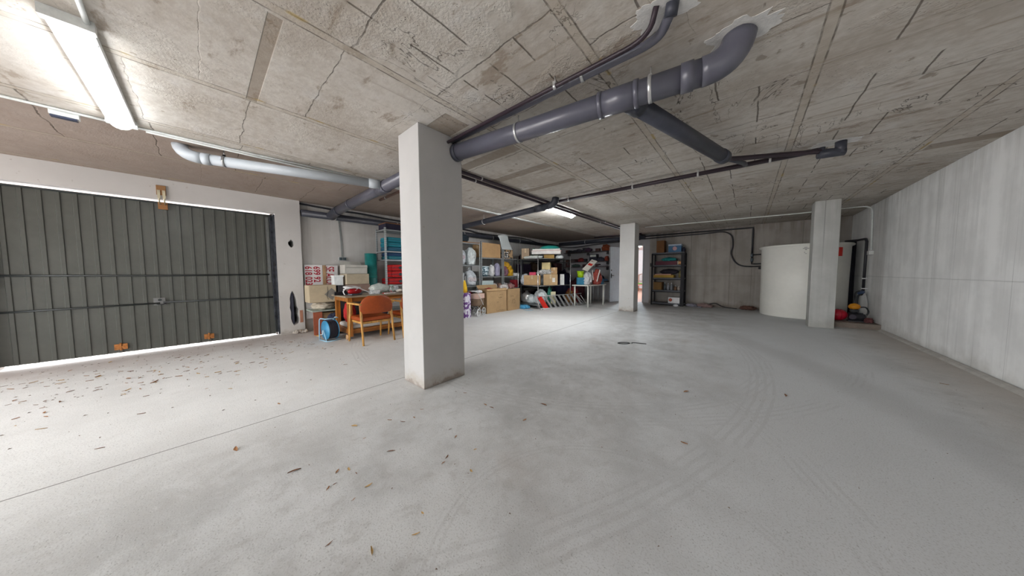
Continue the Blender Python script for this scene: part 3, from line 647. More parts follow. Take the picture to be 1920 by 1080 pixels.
# ------------------------------------------------------------------ generic clutter builders
CARD = (0.47, 0.31, 0.16); CARDL = (0.60, 0.46, 0.29)
TAPE = pm((0.56, 0.44, 0.27), 0.3, name='packing_tape')
def carton(label, loc, size, rz=0, col=CARD, group=None, open_=False, tape=True, cat='cardboard box', name='cardboard_box', rot=None):
    t = T(name, label, cat, loc, rz, group, rot); sx, sy, sz = size; m = pm(col, .8, 0, .10, 6, .1, 'card')
    if open_:
        mb = MB(); w = .006
        mb.box((-sx/2, -sy/2, 0), (sx/2, sy/2, w)).box((-sx/2, -sy/2, 0), (-sx/2+w, sy/2, sz)).box((sx/2-w, -sy/2, 0), (sx/2, sy/2, sz)).box((-sx/2, -sy/2, 0), (sx/2, -sy/2+w, sz)).box((-sx/2, sy/2-w, 0), (sx/2, sy/2, sz))
        mb.build('body', m, t)
        for s in (-1, 1):
            MB().box((0, -sy/2, -.003), (sx*(.16 if s > 0 else .3), sy/2, .003)).build('flap', m, t, loc=(s*sx/2, 0, sz), rot=(0, (1.2 if s > 0 else PI+.9), 0)) if sx > .2 else None
    else:
        MB().box((-sx/2, -sy/2, 0), (sx/2, sy/2, sz)).build('body', m, t, bevel=.004)
        if tape:
            MB().box((-.025, -sy/2-.002, sz*.6), (.025, sy/2+.002, sz+.002)).build('tape', TAPE, t)
            MB().box((-sx/2-.001, -.0015, sz*.999), (sx/2+.001, .0015, sz+.0015)).build('lid_seam', pm((.2, .13, .06), .9, name='seam'), t)
    return t
def box(name, label, cat, loc, size, col, rz=0, rot=None, mat=None, bevel=.003, group=None, lid=None, rough=.6):
    """closed box with a separate lid or label band"""
    t = T(name, label, cat, loc, rz, group, rot); sx, sy, sz = size
    m = mat or pm(col, rough)
    MB().box((-sx/2, -sy/2, 0), (sx/2, sy/2, sz)).build('body', m, t, bevel=bevel)
    if lid: MB().box((-sx/2-.004, -sy/2-.004, sz*.82), (sx/2+.004, sy/2+.004, sz+.004)).build('lid', pm(lid, rough), t, bevel=bevel)
    return t
PLAS = {}
def bagmat(col, name='thin_plastic'):
    k = (tuple(col), name)
    if k not in PLAS:
        m, b = newmat(name); P, x, y, z = pos(); n = nz(P, 9, 5, .7, 1.5)
        setc(b, mix(tuple(c*.78 for c in col), tuple(min(1, c*1.08) for c in col), ss(n, .35, .65)), .38, n, .9, .03)
        PLAS[k] = m
    return PLAS[k]
def bag(label, loc, size, seed, col=(.78, .80, .82), knot=True, ink=None, cat='plastic bag', name='plastic_bag', rz=0, amp=.2, group=None, handles=False):
    t = T(name, label, cat, loc, rz, group); s = size
    MB().blob((0, 0, 0), (s[0]*1.04, s[1]*1.04, s[2]*.86), seed, amp, 1.7, 4).build('body', bagmat(col), t)
    if knot:
        mb = MB().blob((0, 0, s[2]*.74), (s[0]*.34, s[1]*.30, s[2]*.14), seed+5, .5, 3, 2, flat=False)
        mb.build('gathered_top', bagmat(col), t)
    if handles:
        MB().tube(bez([(-s[0]*.16, 0, s[2]*.80), (-s[0]*.13, 0, s[2]*.97), (0, .01, s[2]*1.02), (s[0]*.05, 0, s[2]*.94), (s[0]*.06, 0, s[2]*.8)]), .012, seg=6).build('handle', bagmat(col), t)
    if ink:
        MB().blob((s[0]*.10, -s[1]*.02, s[2]*.22), (s[0]*.92, s[1]*.90, s[2]*.36), seed, amp, 1.7, 4).build('printed_patch', bagmat(ink, 'ink_plastic'), t)
    return t
def cloth(name, label, cat, loc, size, seed, col, amp=.35, rz=0, mat=None):
    o = MB().blob((0, 0, 0), size, seed, amp, 3.0, 4).build(name, mat or pm(col, .9, 0, .2, 12, .4, 'fabric'), loc=loc, rz=rz)
    return tag(o, label, cat)
def pot(name, label, cat, loc, r0, r1, h, col, rough=.4, rim=True, mat=None, group=None):
    t = T(name, label, cat, loc, 0, group); m = mat or pm(col, rough)
    MB().lathe([(0, .001), (r0, .001), (r1, h), (r1-.008, h), (r0-.008, .01), (0, .01)], seg=28).build('body', m, t)
    if rim: MB().lathe([(r1, h-.025), (r1+.007, h-.02), (r1+.007, h), (r1, h+.002)], seg=28).build('rim', m, t)
    return t
def bottle(label, loc, r, h, col, cap=(.02, .02, .02), group=None):
    t = T('bottle', label, 'bottle', loc, 0, group)
    MB().lathe([(0, 0), (r, 0), (r, h*.62), (r*.35, h*.8), (r*.35, h*.9), (0, h*.9)], seg=20).build('body', pm(col, .2, name='bottle_plastic'), t)
    MB().cyl((0, 0, h*.88), (0, 0, h), r*.42, seg=16).build('cap', pm(cap, .4), t); return t
def rrect(hx, hy, r, n=5):
    return [(sx*(hx-r)+r*math.cos(a0+k*PI/2/n), sy*(hy-r)+r*math.sin(a0+k*PI/2/n)) for sx, sy, a0 in ((1, 1, 0), (-1, 1, PI/2), (-1, -1, PI), (1, -1, 1.5*PI)) for k in range(n+1)]
def case(label, loc, size, rz, col, name='cushion_case', cat='folded cushion', strap=(.03, .04, .07), group=None):
    t = T(name, label, cat, loc, rz, group); sx, sy, sz = size
    MB().box((-sx/2, -sy/2, 0), (sx/2, sy/2, sz)).build('body', pm(col, .7, 0, .15, 10, .2, 'padded_fabric'), t, bevel=min(sz*.3, .025))
    MB().plate(rrect(sx/2+.002, sy/2+.002, .012), [], 2, sz*.46, sz*.54).build('seam_band', pm(strap, .7), t); return t

# perforated steel shelving
def mat_perf():
    m, b = newmat('perforated_steel'); P, x, y, z = pos()
    d = near(ffrac(z / .04), .5, .22, .03) * (1.0 - ss(fab(ffrac((x + y) / .018) - .5), .2, .25))
    setc(b, mix((.52, .55, .56), (.10, .11, .12), d), .4, None, metal=.3); return m
M_PERF = mat_perf(); M_SHELF = pm((.36, .38, .39), .4, .4, .1, name='shelf_steel')
def shelving(label, x0, x1, y0, y1, ztop, levels, post=M_PERF, board=M_SHELF, w=.035, th=.03, name='steel_shelving'):
    t = T(name, label, 'shelving', ((x0+x1)/2, (y0+y1)/2, 0)); hx, hy = (x1-x0)/2, (y1-y0)/2
    for sx in (-1, 1):
        for sy in (-1, 1):
            x, y = sx*hx, sy*hy
            MB().box((min(x, x-sx*w), min(y, y-sy*.003), 0), (max(x, x-sx*w), max(y, y-sy*.003), ztop)).box((min(x, x-sx*.003), min(y, y-sy*w), 0), (max(x, x-sx*.003), max(y, y-sy*w), ztop)).build('post', post, t)
    for z in levels:
        MB().box((-hx+.004, -hy+.004, z-.004), (hx-.004, hy-.004, z)).box((hx-.008, -hy+.004, z-th), (hx-.004, hy-.004, z)).box((-hx+.004, -hy+.004, z-th), (-hx+.008, hy-.004, z)).box((-hx+.004, -hy+.004, z-th), (hx-.004, -hy+.008, z)).build('shelf', board, t)
    return t

# ------------------------------------------------------------------ alcove, left: sign and boxes
def text(body, size, par, loc, rot, mat, sx=1.0, bold=.003):
    c = bpy.data.curves.new('lettering', 'FONT'); c.body = body; c.size = size; c.extrude = .002; c.offset = bold
    c.align_x = 'LEFT'; c.align_y = 'TOP'; c.materials.append(mat)
    q = bpy.data.objects.new('outline', c); COL.objects.link(q); bpy.context.view_layer.update()
    me = bpy.data.meshes.new_from_object(q.evaluated_get(bpy.context.evaluated_depsgraph_get())); bpy.data.objects.remove(q)
    o = bpy.data.objects.new('lettering', me); COL.objects.link(o); o.parent = par; o.location = loc; o.rotation_euler = rot; o.scale = (sx, 1, 1); return o
RED = pm((.40, .012, .03), .6, var=.05, name='sign_red'); SGN = pm((.74, .72, .72), .5, var=.03, name='sign_white')
sg = T('rental_sign', 'white sign turned sideways with red letters and phone digits', 'sign', (-6.66, 1.34, .25))
MB().box((0, 0, 0), (.012, .30, 1.085)).box((0, .36, 0), (.012, .58, 1.08)).build('board', SGN, sg)
# letters run downwards, tops towards +y
rotm = Matrix(((0, 0, 1), (0, 1, 0), (-1, 0, 0))).to_euler()
text('SE ALQUILA', .225, sg, (.0145, .535, 1.055), rotm, RED, .50)
text('699 92', .158, sg, (.0145, .278, 1.055), rotm, RED, .74)
text('618 0236', .158, sg, (.0145, .140, 1.055), rotm, RED, .74)
o = MB().box((-.006, -.03, 0), (.006, .03, 1.33)).build('wood_lath', wood((.42, .27, .15)), loc=(-6.645, 1.675, 0)); tag(o, 'narrow brown wooden slat leaning over the rental sign', 'slat')
o = MB().box((-.012, -.07, 0), (.012, .07, .43)).build('terracotta_panel', pm((.36, .10, .05), .7, name='terracotta_panel'), loc=(-6.10, 1.40, 0.0)); tag(o, 'narrow reddish board standing on floor beside the broken pier', 'board')
o = MB().box((-.05, -.08, 0), (.05, .08, .012)).build('wood_scrap', wood((.60, .34, .08), name='yellow_scrap'), loc=(-6.0, 1.42, 0.0), rz=.4); tag(o, 'small yellowish wood scrap on floor below the reddish board', 'scrap')
crt = T('wooden_crate', 'brown wooden crate at the bottom of the pile beside the pier', 'crate', (-6.32, 1.62, 0))
MB().box((-.2, -.145, 0), (.2, .12, .40)).build('body', wood((.30, .19, .09), name='crate_wood', along=1), crt)
MB().box((.2, -.15, .02), (.212, .125, .09)).box((.2, -.15, .30), (.212, .125, .37)).build('slat', wood((.36, .23, .12), name='crate_slat', along=1), crt)
o = MB().box((-.24, -.23, 0), (.24, .22, .022)).build('glass_board', pm((.36, .43, .38), .35, name='greenish_board'), loc=(-6.33, 1.55, .435)); tag(o, 'flat greenish board lying on the crate beside the pier', 'board')
cloth('wrapped_bundle', 'beige paper-wrapped bundle lying under the big tilted box', 'bundle', (-6.33, 1.56, .457), (.40, .40, .16), 11, (.50, .44, .35), .18)
t = carton('large tan box with a grey diamond mark beside rental sign', (-6.32, 1.515, .605), (.34, .44, .33), 0, (.50, .41, .28), tape=False)
mb = MB(); mb.bm.faces.new([mb.bm.verts.new(q) for q in ((.1735, .02, .15), (.1735, .15, .03), (.1735, .215, .16), (.1735, .215, .20), (.1735, .14, .27))]); mb.build('diamond_mark', pm((.24, .22, .19), .8, name='grey_mark'), t)
MB().tube(bez([(.176, .07, .30), (.178, .075, .2), (.176, .06, .12), (.177, .08, .05)]), .003, seg=5).build('string', BK, t)
o = box('suitcase', 'dark narrow case standing between crate and stacked boxes', 'case', (-6.30, 1.83, 0), (.3, .12, .915), (.05, .045, .05))
pk = T('bucket', 'square white plastic tub on the pile right of the sign', 'tub', (-6.28, 1.80, .918))
MB().box((-.085, -.085, 0), (.085, .085, .185)).build('body', pm((.80, .83, .83), .4, name='tub_white'), pk, bevel=.01)
MB().box((-.093, -.093, .17), (.093, .093, .205)).build('rim', pm((.86, .88, .88), .4, name='tub_rim'), pk, bevel=.006)
box('plastic_crate', 'dark grey crate at the bottom of the box stack below the socket', 'crate', (-6.34, 2.14, 0), (.4, .42, .77), (.07, .07, .07))
carton('brownish flattened box, lowest of the three stacked below the socket', (-6.34, 2.15, .775), (.36, .46, .155), 0, (.30, .20, .16), tape=False)
carton('tan box in the middle of the stack below the socket', (-6.33, 2.14, .935), (.36, .44, .215), .03, (.47, .40, .29), tape=False)
t = carton('pale open box on top of the stack below the socket', (-6.34, 2.13, 1.155), (.34, .42, .18), -.02, (.50, .485, .44), open_=True)
tr = T('plastic_roll', 'tall teal plastic bin standing beside the steel shelving', 'bin', (-6.38, 2.50, 0))
MB().lathe([(0, 0), (.118, 0), (.122, 1.6), (.112, 1.6), (.108, .02), (0, .02)], seg=32).build('body', pm((.02, .20, .19), .35, var=.2, name='teal_plastic'), tr)
MB().lathe([(.122, 1.06), (.127, 1.07), (.127, 1.09), (.122, 1.10)], seg=32).build('hoop', pm((.02, .26, .24), .35, name='teal_hoop'), tr)
o = cloth('bag', 'dark navy bag with a red stripe on floor by the cable reel', 'bag', (-6.02, 1.64, 0), (.26, .26, .40), 21, (.03, .035, .07), .25)
o = cloth('bag', 'red rounded bag under the left end of the wooden table', 'bag', (-5.64, 1.80, .247), (.20, .20, .40), 22, (.42, .02, .02), .15)
o = cloth('bag', 'dark bundle under the wooden table behind the chairs', 'bag', (-5.66, 2.28, .247), (.32, .46, .28), 23, (.05, .05, .07), .25)

# cable reel
rl_ = T('cable_reel', 'blue cable reel wound with black cable on a pale blue stand', 'cable reel', (-5.44, 1.42, 0), math.radians(8))
BL = pm((.05, .26, .46), .4, name='reel_blue'); BLL = pm((.36, .58, .72), .4, .1, name='reel_frame')
Mx = Matrix.Translation((0, 0, .185)) @ R(PI/2)
for s in (-1, 1): MB().lathe([(0, s*.075-.004), (.165, s*.075-.004), (.165, s*.075+.004), (0, s*.075+.004)], seg=36, m=Mx).build('flange', BL, rl_)
mb = MB().lathe([(.06, -.07), (.15, -.07), (.155, -.035), (.15, 0), (.155, .035), (.15, .07), (.06, .07)], seg=36, m=Mx)
for k in range(5): mb.lathe([(.148, -.06+k*.028), (.158, -.053+k*.028), (.148, -.046+k*.028)], seg=36, m=Mx)
mb.build('wound_cable', pm((.025, .025, .04), .5, name='cable_black'), rl_)
mb = MB().lathe([(0, -.09), (.05, -.09), (.05, -.076), (0, -.076)], seg=24, m=Mx); mb.build('hub', pm((.02, .06, .12), .5, name='hub'), rl_)
MB().tube([(-.14, -.11, .01), (-.15, -.11, .10), (-.13, -.11, .34)] + arc((-.12, -.11, .36), (-.10, -.11, .385), (-.06, -.11, .385)) + [(.06, -.10, .385), (.10, 0, .385), (.06, .10, .385), (-.06, .11, .385), (-.13, .11, .34), (-.15, .11, .01)], .009, seg=8).tube([(-.14, -.11, .01), (.12, -.11, .01), (.14, 0, .01), (.12, .11, .01), (-.15, .11, .01)], .009, seg=8).tube([(.12, -.11, .012), (.02, -.112, .185)], .008, seg=8).build('stand', BLL, rl_)
MB().tube([(0, -.09, .185), (0, -.115, .185), (.0, -.118, .12), (.0, -.15, .12)], .008, seg=8).build('crank', pm((.7, .75, .78), .4, name='crank'), rl_)

# ------------------------------------------------------------------ wooden table
OR = wood((.42, .15, .022), .4, 'orange_wood'); ORx = wood((.40, .14, .022), .4, 'orange_wood_y', 1)
tb = T('wooden_table', 'orange varnished wooden table with lower shelf, right of cable reel', 'table', (-5.55, 2.34, 0))
MB().box((-.38, -.75, .735), (.38, .75, .762)).build('tabletop', pm((.30, .24, .17), .35, 0, .15, 3, name='worn_top'), tb, bevel=.004)
MB().box((-.33, -.70, .66), (.33, -.675, .735)).box((-.33, .675, .66), (.33, .70, .735)).box((.315, -.70, .66), (.335, .70, .735)).box((-.335, -.70, .66), (-.315, .70, .735)).build('apron', ORx, tb)
for sx in (-1, 1):
    for sy in (-1, 1):
        x, y = sx*.315, sy*.67
        MB().box((x-.036, y-.036, .045), (x+.036, y+.036, .735)).build('leg', OR, tb, bevel=.003)
        w = MB().cyl((x, y-.035+(-.03 if sy < 0 else .03), .045), (x, y+.005+(-.03 if sy < 0 else .03), .045), .044, seg=20).cyl((x, y-.04+(-.03 if sy < 0 else .03), .045), (x, y+.01+(-.03 if sy < 0 else .03), .045), .016, seg=12).build('caster', wood((.50, .30, .15), name='caster_wood'), tb)
MB().box((-.33, -.70, .09), (.33, .70, .17)).build('lower_shelf', ORx, tb)
MB().box((-.31, -.66, .17), (.31, .66, .245)).build('lower_pad', pm((.62, .61, .58), .9, 0, .08, 4, .3, 'pad_fabric'), tb, bevel=.03)
# things on the table
ir = T('clothes_iron', 'red steam iron with coiled white cord on left end of table', 'iron', (-5.40, 1.82, .763), .5)
MB().blob((0, 0, .025), (.15, .30, .11), 3, .06, 1.5, 3).build('body', pm((.36, .01, .015), .2, name='glossy_red'), ir)
MB().box((-.05, -.12, 0), (.05, .13, .03)).build('soleplate', pm((.1, .1, .12), .3, .6, name='sole'), ir, bevel=.01)
pts = []
for k in range(64):
    a = k/63*PI*6; pts.append((-.04+.10*math.cos(a)*(1+.12*math.sin(a*.7)), -.02+.16*math.sin(a), .115+.02*math.sin(a*1.3)+.0006*k))
MB().tube(pts+[(.1, .2, .05), (.16, .26, .012), (.12, .34, .01)], .008, seg=6).tube(bez([(-.08, -.14, .01), (-.10, -.15, .08), (-.04, -.1, .14)]), .01, seg=6).build('cord', pm((.75, .75, .75), .4, name='white_cord'), ir)
o = MB().box((-.012, -.12, 0), (.012, .12, .06)).build('dark_tool', BK, loc=(-5.60, 1.66, .763), rz=.2); tag(o, 'black flat tool on the left corner of the table', 'tool')
t = box('paper_box', 'small white printed carton lying on the table beside the iron', 'box', (-5.42, 2.17, .763), (.10, .17, .07), (1, 1, 1), .1, mat=printed((.78, .79, .80), (.35, .40, .48), 50, .58, name='white_carton'))
for k, (dy, c, lb) in enumerate(((.0, (.62, .05, .05), 'red flat strip lying on table right of white carton'), (.04, (.80, .76, .74), 'white flat strip lying on table beside the red strip'))):
    o = MB().box((-.015, -.13, 0), (.015, .13, .014)).build('plastic_strip', pm(c, .4), loc=(-5.36+k*.06, 2.42, .763), rz=.25); tag(o, lb, 'strip')
t = T('glass_jar', 'clear glass jar on the table in front of the shelving', 'jar', (-5.45, 2.52, .763))
gl, b = newmat('clear_glass'); b.inputs['Base Color'].default_value = (.85, .95, .92, 1); b.inputs['Roughness'].default_value = .05; b.inputs['Transmission Weight'].default_value = .9
MB().lathe([(0, 0), (.045, 0), (.048, .11), (.035, .13), (.035, .15)], seg=24).build('body', gl, t); MB().cyl((0, 0, .148), (0, 0, .165), .037).build('lid', pm((.3, .5, .45), .4), t)
bag('crumpled whitish plastic bag at back edge of the table', (-5.78, 2.42, .763), (.24, .36, .22), 31, (.66, .70, .66))
bag('clear-white plastic bag with bright folds behind glass jar', (-5.80, 2.72, .763), (.2, .22, .17), 32, (.72, .76, .78), knot=False)
o = MB().tube(bez([(-.02, -.12, .03), (.03, -.07, .05), (-.02, -.02, .03), (.04, .04, .06), (-.02, .08, .05), (.02, .13, .03), (.05, .1, .07)]), .027, seg=8).build('rag', pm((.72, .66, .58), .9, bs=.4, name='rag'), loc=(-5.42, 2.74, .76)); tag(o, 'twisted cream rag on the table against near column', 'rag')

# ------------------------------------------------------------------ armchairs
CW_ = wood((.60, .31, .08), .4, 'chair_wood'); LEA = pm((.33, .06, .010), .42, 0, .2, 6, .15, 'tan_leatherette')
def armchair(label, loc, rz, grp=None):
    t = T('armchair', label, 'chair', loc, rz, grp)      # faces -x locally, back at +x
    for sy in (-1, 1):
        MB().cyl((.27, sy*.255, 0), (.17, sy*.245, .66), .015, .021, seg=12).build('leg', CW_, t)
        MB().cyl((-.27, sy*.265, 0), (-.19, sy*.26, .645), .015, .020, seg=12).build('leg', CW_, t)
        mb = MB(); pr = [(-.27, .027), (-.18, .036), (0, .032), (.15, .026), (.22, .02)]
        for (xa, wa), (xb, wb) in zip(pr, pr[1:]):
            pass
        mb.plate([(x, sy*.262+w) for x, w in pr] + [(x, sy*.262-w) for x, w in reversed(pr)], [], 2, .645, .672); mb.build('armrest', CW_, t, bevel=.005)
    MB().box((-.24, -.235, .335), (.20, .235, .37)).build('seat_rail', CW_, t, bevel=.006)
    MB().box((-.26, -.25, .37), (.20, .25, .445)).build('seat', LEA, t, bevel=.032)
    # curved shield-like backrest
    mb = MB(); ny, nzv = 14, 20; F = []; Bk = []
    for j in range(nzv+1):
        z = .50 + .29*j/nzv
        hw = .225 + .04*math.sin(PI/2*min(1, (z-.50)/.08)) if z < .60 else .265*max(0.0, 1-((z-.60)/.212)**2)**.42 + .0
        F.append([mb.bm.verts.new((.205+.05*(1-(2*i/ny-1)**2)-.02*(0)+.06*(z-.5), hw*(2*i/ny-1), z)) for i in range(ny+1)])
        Bk.append([mb.bm.verts.new((.170+.05*(1-(2*i/ny-1)**2)+.06*(z-.5), hw*(2*i/ny-1), z)) for i in range(ny+1)])
    for G, sgn in ((F, 1), (Bk, -1)):
        for j in range(nzv):
            for i in range(ny):
                f = mb.bm.faces.new((G[j][i], G[j][i+1], G[j+1][i+1], G[j+1][i]) if sgn > 0 else (G[j][i+1], G[j][i], G[j+1][i], G[j+1][i+1])); f.smooth = True
    for i in range(ny):
        mb.bm.faces.new((F[0][i], Bk[0][i], Bk[0][i+1], F[0][i+1])); mb.bm.faces.new((F[-1][i], F[-1][i+1], Bk[-1][i+1], Bk[-1][i]))
    for j in range(nzv):
        mb.bm.faces.new((F[j][0], F[j+1][0], Bk[j+1][0], Bk[j][0])); mb.bm.faces.new((F[j][-1], Bk[j][-1], Bk[j+1][-1], F[j+1][-1]))
    mb.build('backrest', LEA, t, bevel=.006)
    return t
c1 = armchair('orange-tan armchair with curved back, wholly visible at the table', (-4.84, 1.88, 0), math.radians(2))
c2 = copy_tree(c1); c2.location = (-4.86, 2.56, 0); tag(c2, 'second orange-tan armchair, mostly hidden behind the near column', 'chair')

# ------------------------------------------------------------------ shelving A (left of column)
shelving('perforated steel shelving left of near column, holding blue and red cases', -6.52, -6.05, 2.68, 3.95, 2.175, (.35, .90, 1.47, 1.66, 2.14))
TEAL = (.01, .19, .25); BLU = (.015, .06, .15); RD = (.50, .012, .012)
for k, (z, h, c, nm) in enumerate(((1.665, .09, (.02, .12, .20), 'dark blue padded case, third from the top of shelving'), (1.76, .10, TEAL, 'lower of two bright teal padded cases on the steel shelving'), (1.865, .11, TEAL, 'upper of two bright teal padded cases on the steel shelving'))):
    case(nm, (-6.27, 3.16, z), (.38, .82, h), 0, c, 'padded_case', 'padded case')
case('teal-blue padded case lying under the thin steel shelf', (-6.27, 3.16, 1.475), (.38, .80, .07), 0, (.03, .20, .26), 'padded_case', 'padded case')
case('navy padded case squeezed below the thin steel shelf', (-6.27, 3.16, 1.547), (.36, .80, .08), 0, BLU, 'padded_case', 'padded case')
for k, (z, nm) in enumerate(((.905, 'lowest red case of the stack on the steel shelving'), (1.065, 'middle red case of the stack on the steel shelving'), (1.215, 'top red case of the stack on the steel shelving'))):
    t = case(nm, (-6.26, 3.20, z), (.38, .90 if k == 0 else .72, .14), 0, RD, 'red_case', 'case')
    MB().cyl((.195, -.18, .07), (.21, -.18, .07), .035, seg=20).build('round_latch', pm((.03, .04, .05), .4), t)
box('black_box', 'long blackish box lying on top of the left steel shelving', 'box', (-6.285, 3.28, 2.142), (.36, 1.1, .13), (.025, .022, .045))
o = MB().box((-.2, -.35, 0), (.2, .35, .018)).build('wooden_board', wood((.25, .11, .05), name='dark_board', along=1), loc=(-6.27, 3.08, 2.274)); tag(o, 'thin reddish-brown board on the black box above the shelving', 'board')

# ------------------------------------------------------------------ shelving B (right of column)
shelving('steel shelving right of near column, stuffed with white plastic bags', -6.52, -6.05, 4.36, 5.50, 2.05, (.28, .78, 1.39, 2.03))
bag('big white plastic bag with pink tint on upper shelf beside the column', (-6.24, 4.80, 1.392), (.38, .50, .56), 41, (.70, .74, .78), ink=(.62, .50, .56))
bag('white plastic bag with pale blue top, right part of the upper shelf', (-6.22, 5.25, 1.392), (.34, .34, .60), 42, (.74, .80, .80), ink=(.70, .74, .74))
cloth('pink_cloth', 'small pink cloth at the foot of upper shelf next to the column', 'cloth', (-6.09, 4.70, 1.392), (.12, .24, .18), 43, (.70, .22, .32))
bag('white plastic bag with looped handles on middle shelf near the column', (-6.24, 4.80, .783), (.38, .42, .52), 44, (.76, .78, .80), handles=True)
bag('whitish plastic bag with pink print at right end of middle shelf', (-6.24, 5.24, .783), (.38, .38, .52), 45, (.70, .74, .78), ink=(.72, .66, .68), handles=True)
t = T('wood_bundle', 'bundle of orange-brown planks on top of the shelving right of column', 'planks', (-6.26, 4.95, 2.033))
for k in range(3): MB().box((-.13+k*.09, -.62, 0), (-.06+k*.09, .62, .03)).build('plank', wood((.42, .17, .04), name='plank_orange', along=1), t)
cloth('bag', 'black bag on top of the planks right of the near column', 'bag', (-6.26, 4.98, 2.064), (.36, .46, .22), 46, (.02, .03, .04), .2)
cloth('red_cloth', 'dark red cloth heap on the bottom shelf behind the toy pram', 'cloth', (-6.25, 5.0, .283), (.4, .7, .36), 47, (.22, .01, .02), .3)
# toy pram
pr_ = T('doll_pram', 'doll pram with four white spoked wheels and a pink box in it', 'doll pram', (-5.52, 4.88, 0), math.radians(22))
WH = pm((.78, .80, .80), .35, name='wheel_white')
for sx in (-1, 1):
    for sy in (-1, 1):
        c = Vector((sx*.13, sy*.16, .105)); Mw = Matrix.Translation(c) @ R(0, PI/2)
        mb = MB().lathe([(.088, -.008), (.104, -.010), (.104, .010), (.088, .008)], seg=28, m=Mw)
        for k in range(8): mb.cyl(c, c+Vector((0, math.cos(k*PI/4)*.09, math.sin(k*PI/4)*.09)), .0035, seg=5)
        mb.lathe([(0, -.012), (.018, -.012), (.018, .012), (0, .012)], seg=12, m=Mw); mb.build('wheel', WH, pr_)
MB().tube([(-.13, -.16, .105), (.13, -.16, .105)], .006).tube([(-.13, .16, .105), (.13, .16, .105)], .006).tube([(-.08, -.16, .11), (-.08, .18, .30)], .008).tube([(.08, -.16, .11), (.08, .18, .30)], .008).tube([(-.08, .16, .11), (-.08, -.16, .28)], .008).tube([(.08, .16, .11), (.08, -.16, .28)], .008).build('frame', pm((.7, .72, .72), .3, .5, name='chrome_tube'), pr_)
MB().tube(bez([(-.145, .10, .28), (-.15, -.10, .50), (-.13, -.26, .68)]), .008).tube(bez([(.145, .10, .28), (.15, -.10, .50), (.13, -.26, .68)]), .008).tube([(-.13, -.26, .68), (.13, -.26, .68)], .014).build('handle', pm((.72, .74, .74), .3, .4, name='chrome_tube2'), pr_)
MB().box((-.12, -.19, .27), (.12, .22, .46)).build('carrycot', pm((.22, .15, .10), .8, name='cot_brown'), pr_, bevel=.03)
carton('pale pink box resting on the doll pram', (-5.52, 4.90, .463), (.25, .38, .13), math.radians(22), (.72, .50, .42), tape=False)
cloth('white_cloth', 'small white cloth on top of the pale pink box', 'cloth', (-5.60, 5.02, .60), (.18, .2, .08), 48, (.74, .74, .76))
# patterned box and umbrella beside column
box('patterned_box', 'tall white box with purple print right beside near column', 'box', (-5.50, 4.45, 0), (.22, .20, .64), (1, 1, 1), .15, mat=printed((.74, .70, .80), (.16, .06, .26), 9, .50, name='purple_print'))
um = T('umbrella', 'yellow folded umbrella with black hooked handle beside near column', 'umbrella', (-5.50, 4.47, .645), rot=(.12, .05, 0))
MB().lathe([(0, 0), (.05, .01), (.055, .12), (.03, .28), (.014, .33)], seg=10).build('canopy', pm((.80, .48, .02), .6, name='yellow_nylon'), um)
MB().tube(bez([(0, 0, .32), (0, 0, .40), (0, .015, .46), (0, .045, .47), (0, .055, .43)]), .014).build('handle', BK, um)

# ------------------------------------------------------------------ shelving C
shelving('steel shelving in the middle carrying the large brown carton', -6.52, -6.05, 5.54, 6.48, 2.12, (.12, .65, 1.05, 1.63))
shelving('steel shelving behind the chrome rack, with printed box on it', -6.52, -6.05, 6.52, 7.46, 1.95, (.12, .65, 1.05, 1.63))
carton('large brown carton on top shelf of the middle shelving', (-6.28, 6.00, 1.633), (.42, .82, .45), 0, (.50, .31, .15))
t = box('printed_box', 'brown box with black and white print beside hanging key mat', 'box', (-6.24, 6.80, 1.633), (.36, .40, .31), (1, 1, 1), -.2, mat=printed((.40, .26, .14), (.03, .03, .03), 12, .55, name='box_print'))
MB().box((.182, -.14, .03), (.184, .02, .22)).build('white_print', printed((.75, .75, .74), (.03, .03, .03), 20, .5, name='bw_print'), t)
# white perforated sheet draped over
def mat_holes():
    m, b = newmat('perforated_white'); P, x, y, z = pos()
    u = ffrac(y / .062); v = ffrac(z / .045)
    d = (1.0 - ss(fab(u - .5), .20, .25)) * (1.0 - ss(fab(v - .5), .22, .28))
    setc(b, mix((.74, .78, .78), (.03, .06, .07), d), .45); return m
mb = MB(); G = []
for i in range(11):
    u = i/10; row = []
    for j in range(11):
        v = j/10
        row.append(mb.bm.verts.new((.02*math.sin(v*5+u*3)+.03*v, -.14+.46*u+.18*v, .36-.42*v+.07*math.sin(u*2.6)*(1-v))))
    G.append(row)
for i in range(10):
    for j in range(10): f = mb.bm.faces.new((G[i][j], G[i+1][j], G[i+1][j+1], G[i][j+1])); f.smooth = True
o = mb.build('perforated_sheet', mat_holes(), loc=(-6.02, 6.38, 1.98)); md = o.modifiers.new('t', 'SOLIDIFY'); md.thickness = .008
tag(o, 'white sheet with rows of dark holes hanging off the top shelf', 'perforated sheet')
box('black_case', 'black case behind the white perforated sheet', 'case', (-6.38, 6.62, 2.0), (.2, .2, .30), (.015, .015, .02)) if False else None
bk = T('bin', 'white bin with blue-black print on the middle shelf', 'bin', (-6.18, 5.80, 1.052))
MB().lathe([(0, .001), (.115, .001), (.13, .30), (.122, .30), (0, .02)], seg=28).build('body', printed((.62, .72, .76), (.05, .12, .16), 24, .47, name='bin_print'), bk)
MB().lathe([(.13, .28), (.14, .28), (.14, .31), (.13, .31)], seg=28).build('rim', pm((.60, .72, .76), .4), bk)
bag('slim white plastic bag between printed bin and grey bag', (-6.18, 6.08, 1.052), (.22, .21, .42), 51, (.80, .80, .80))
bag('lilac-grey plastic bag leaning at the middle shelf post', (-6.17, 6.32, 1.052), (.24, .22, .48), 52, (.40, .38, .52))
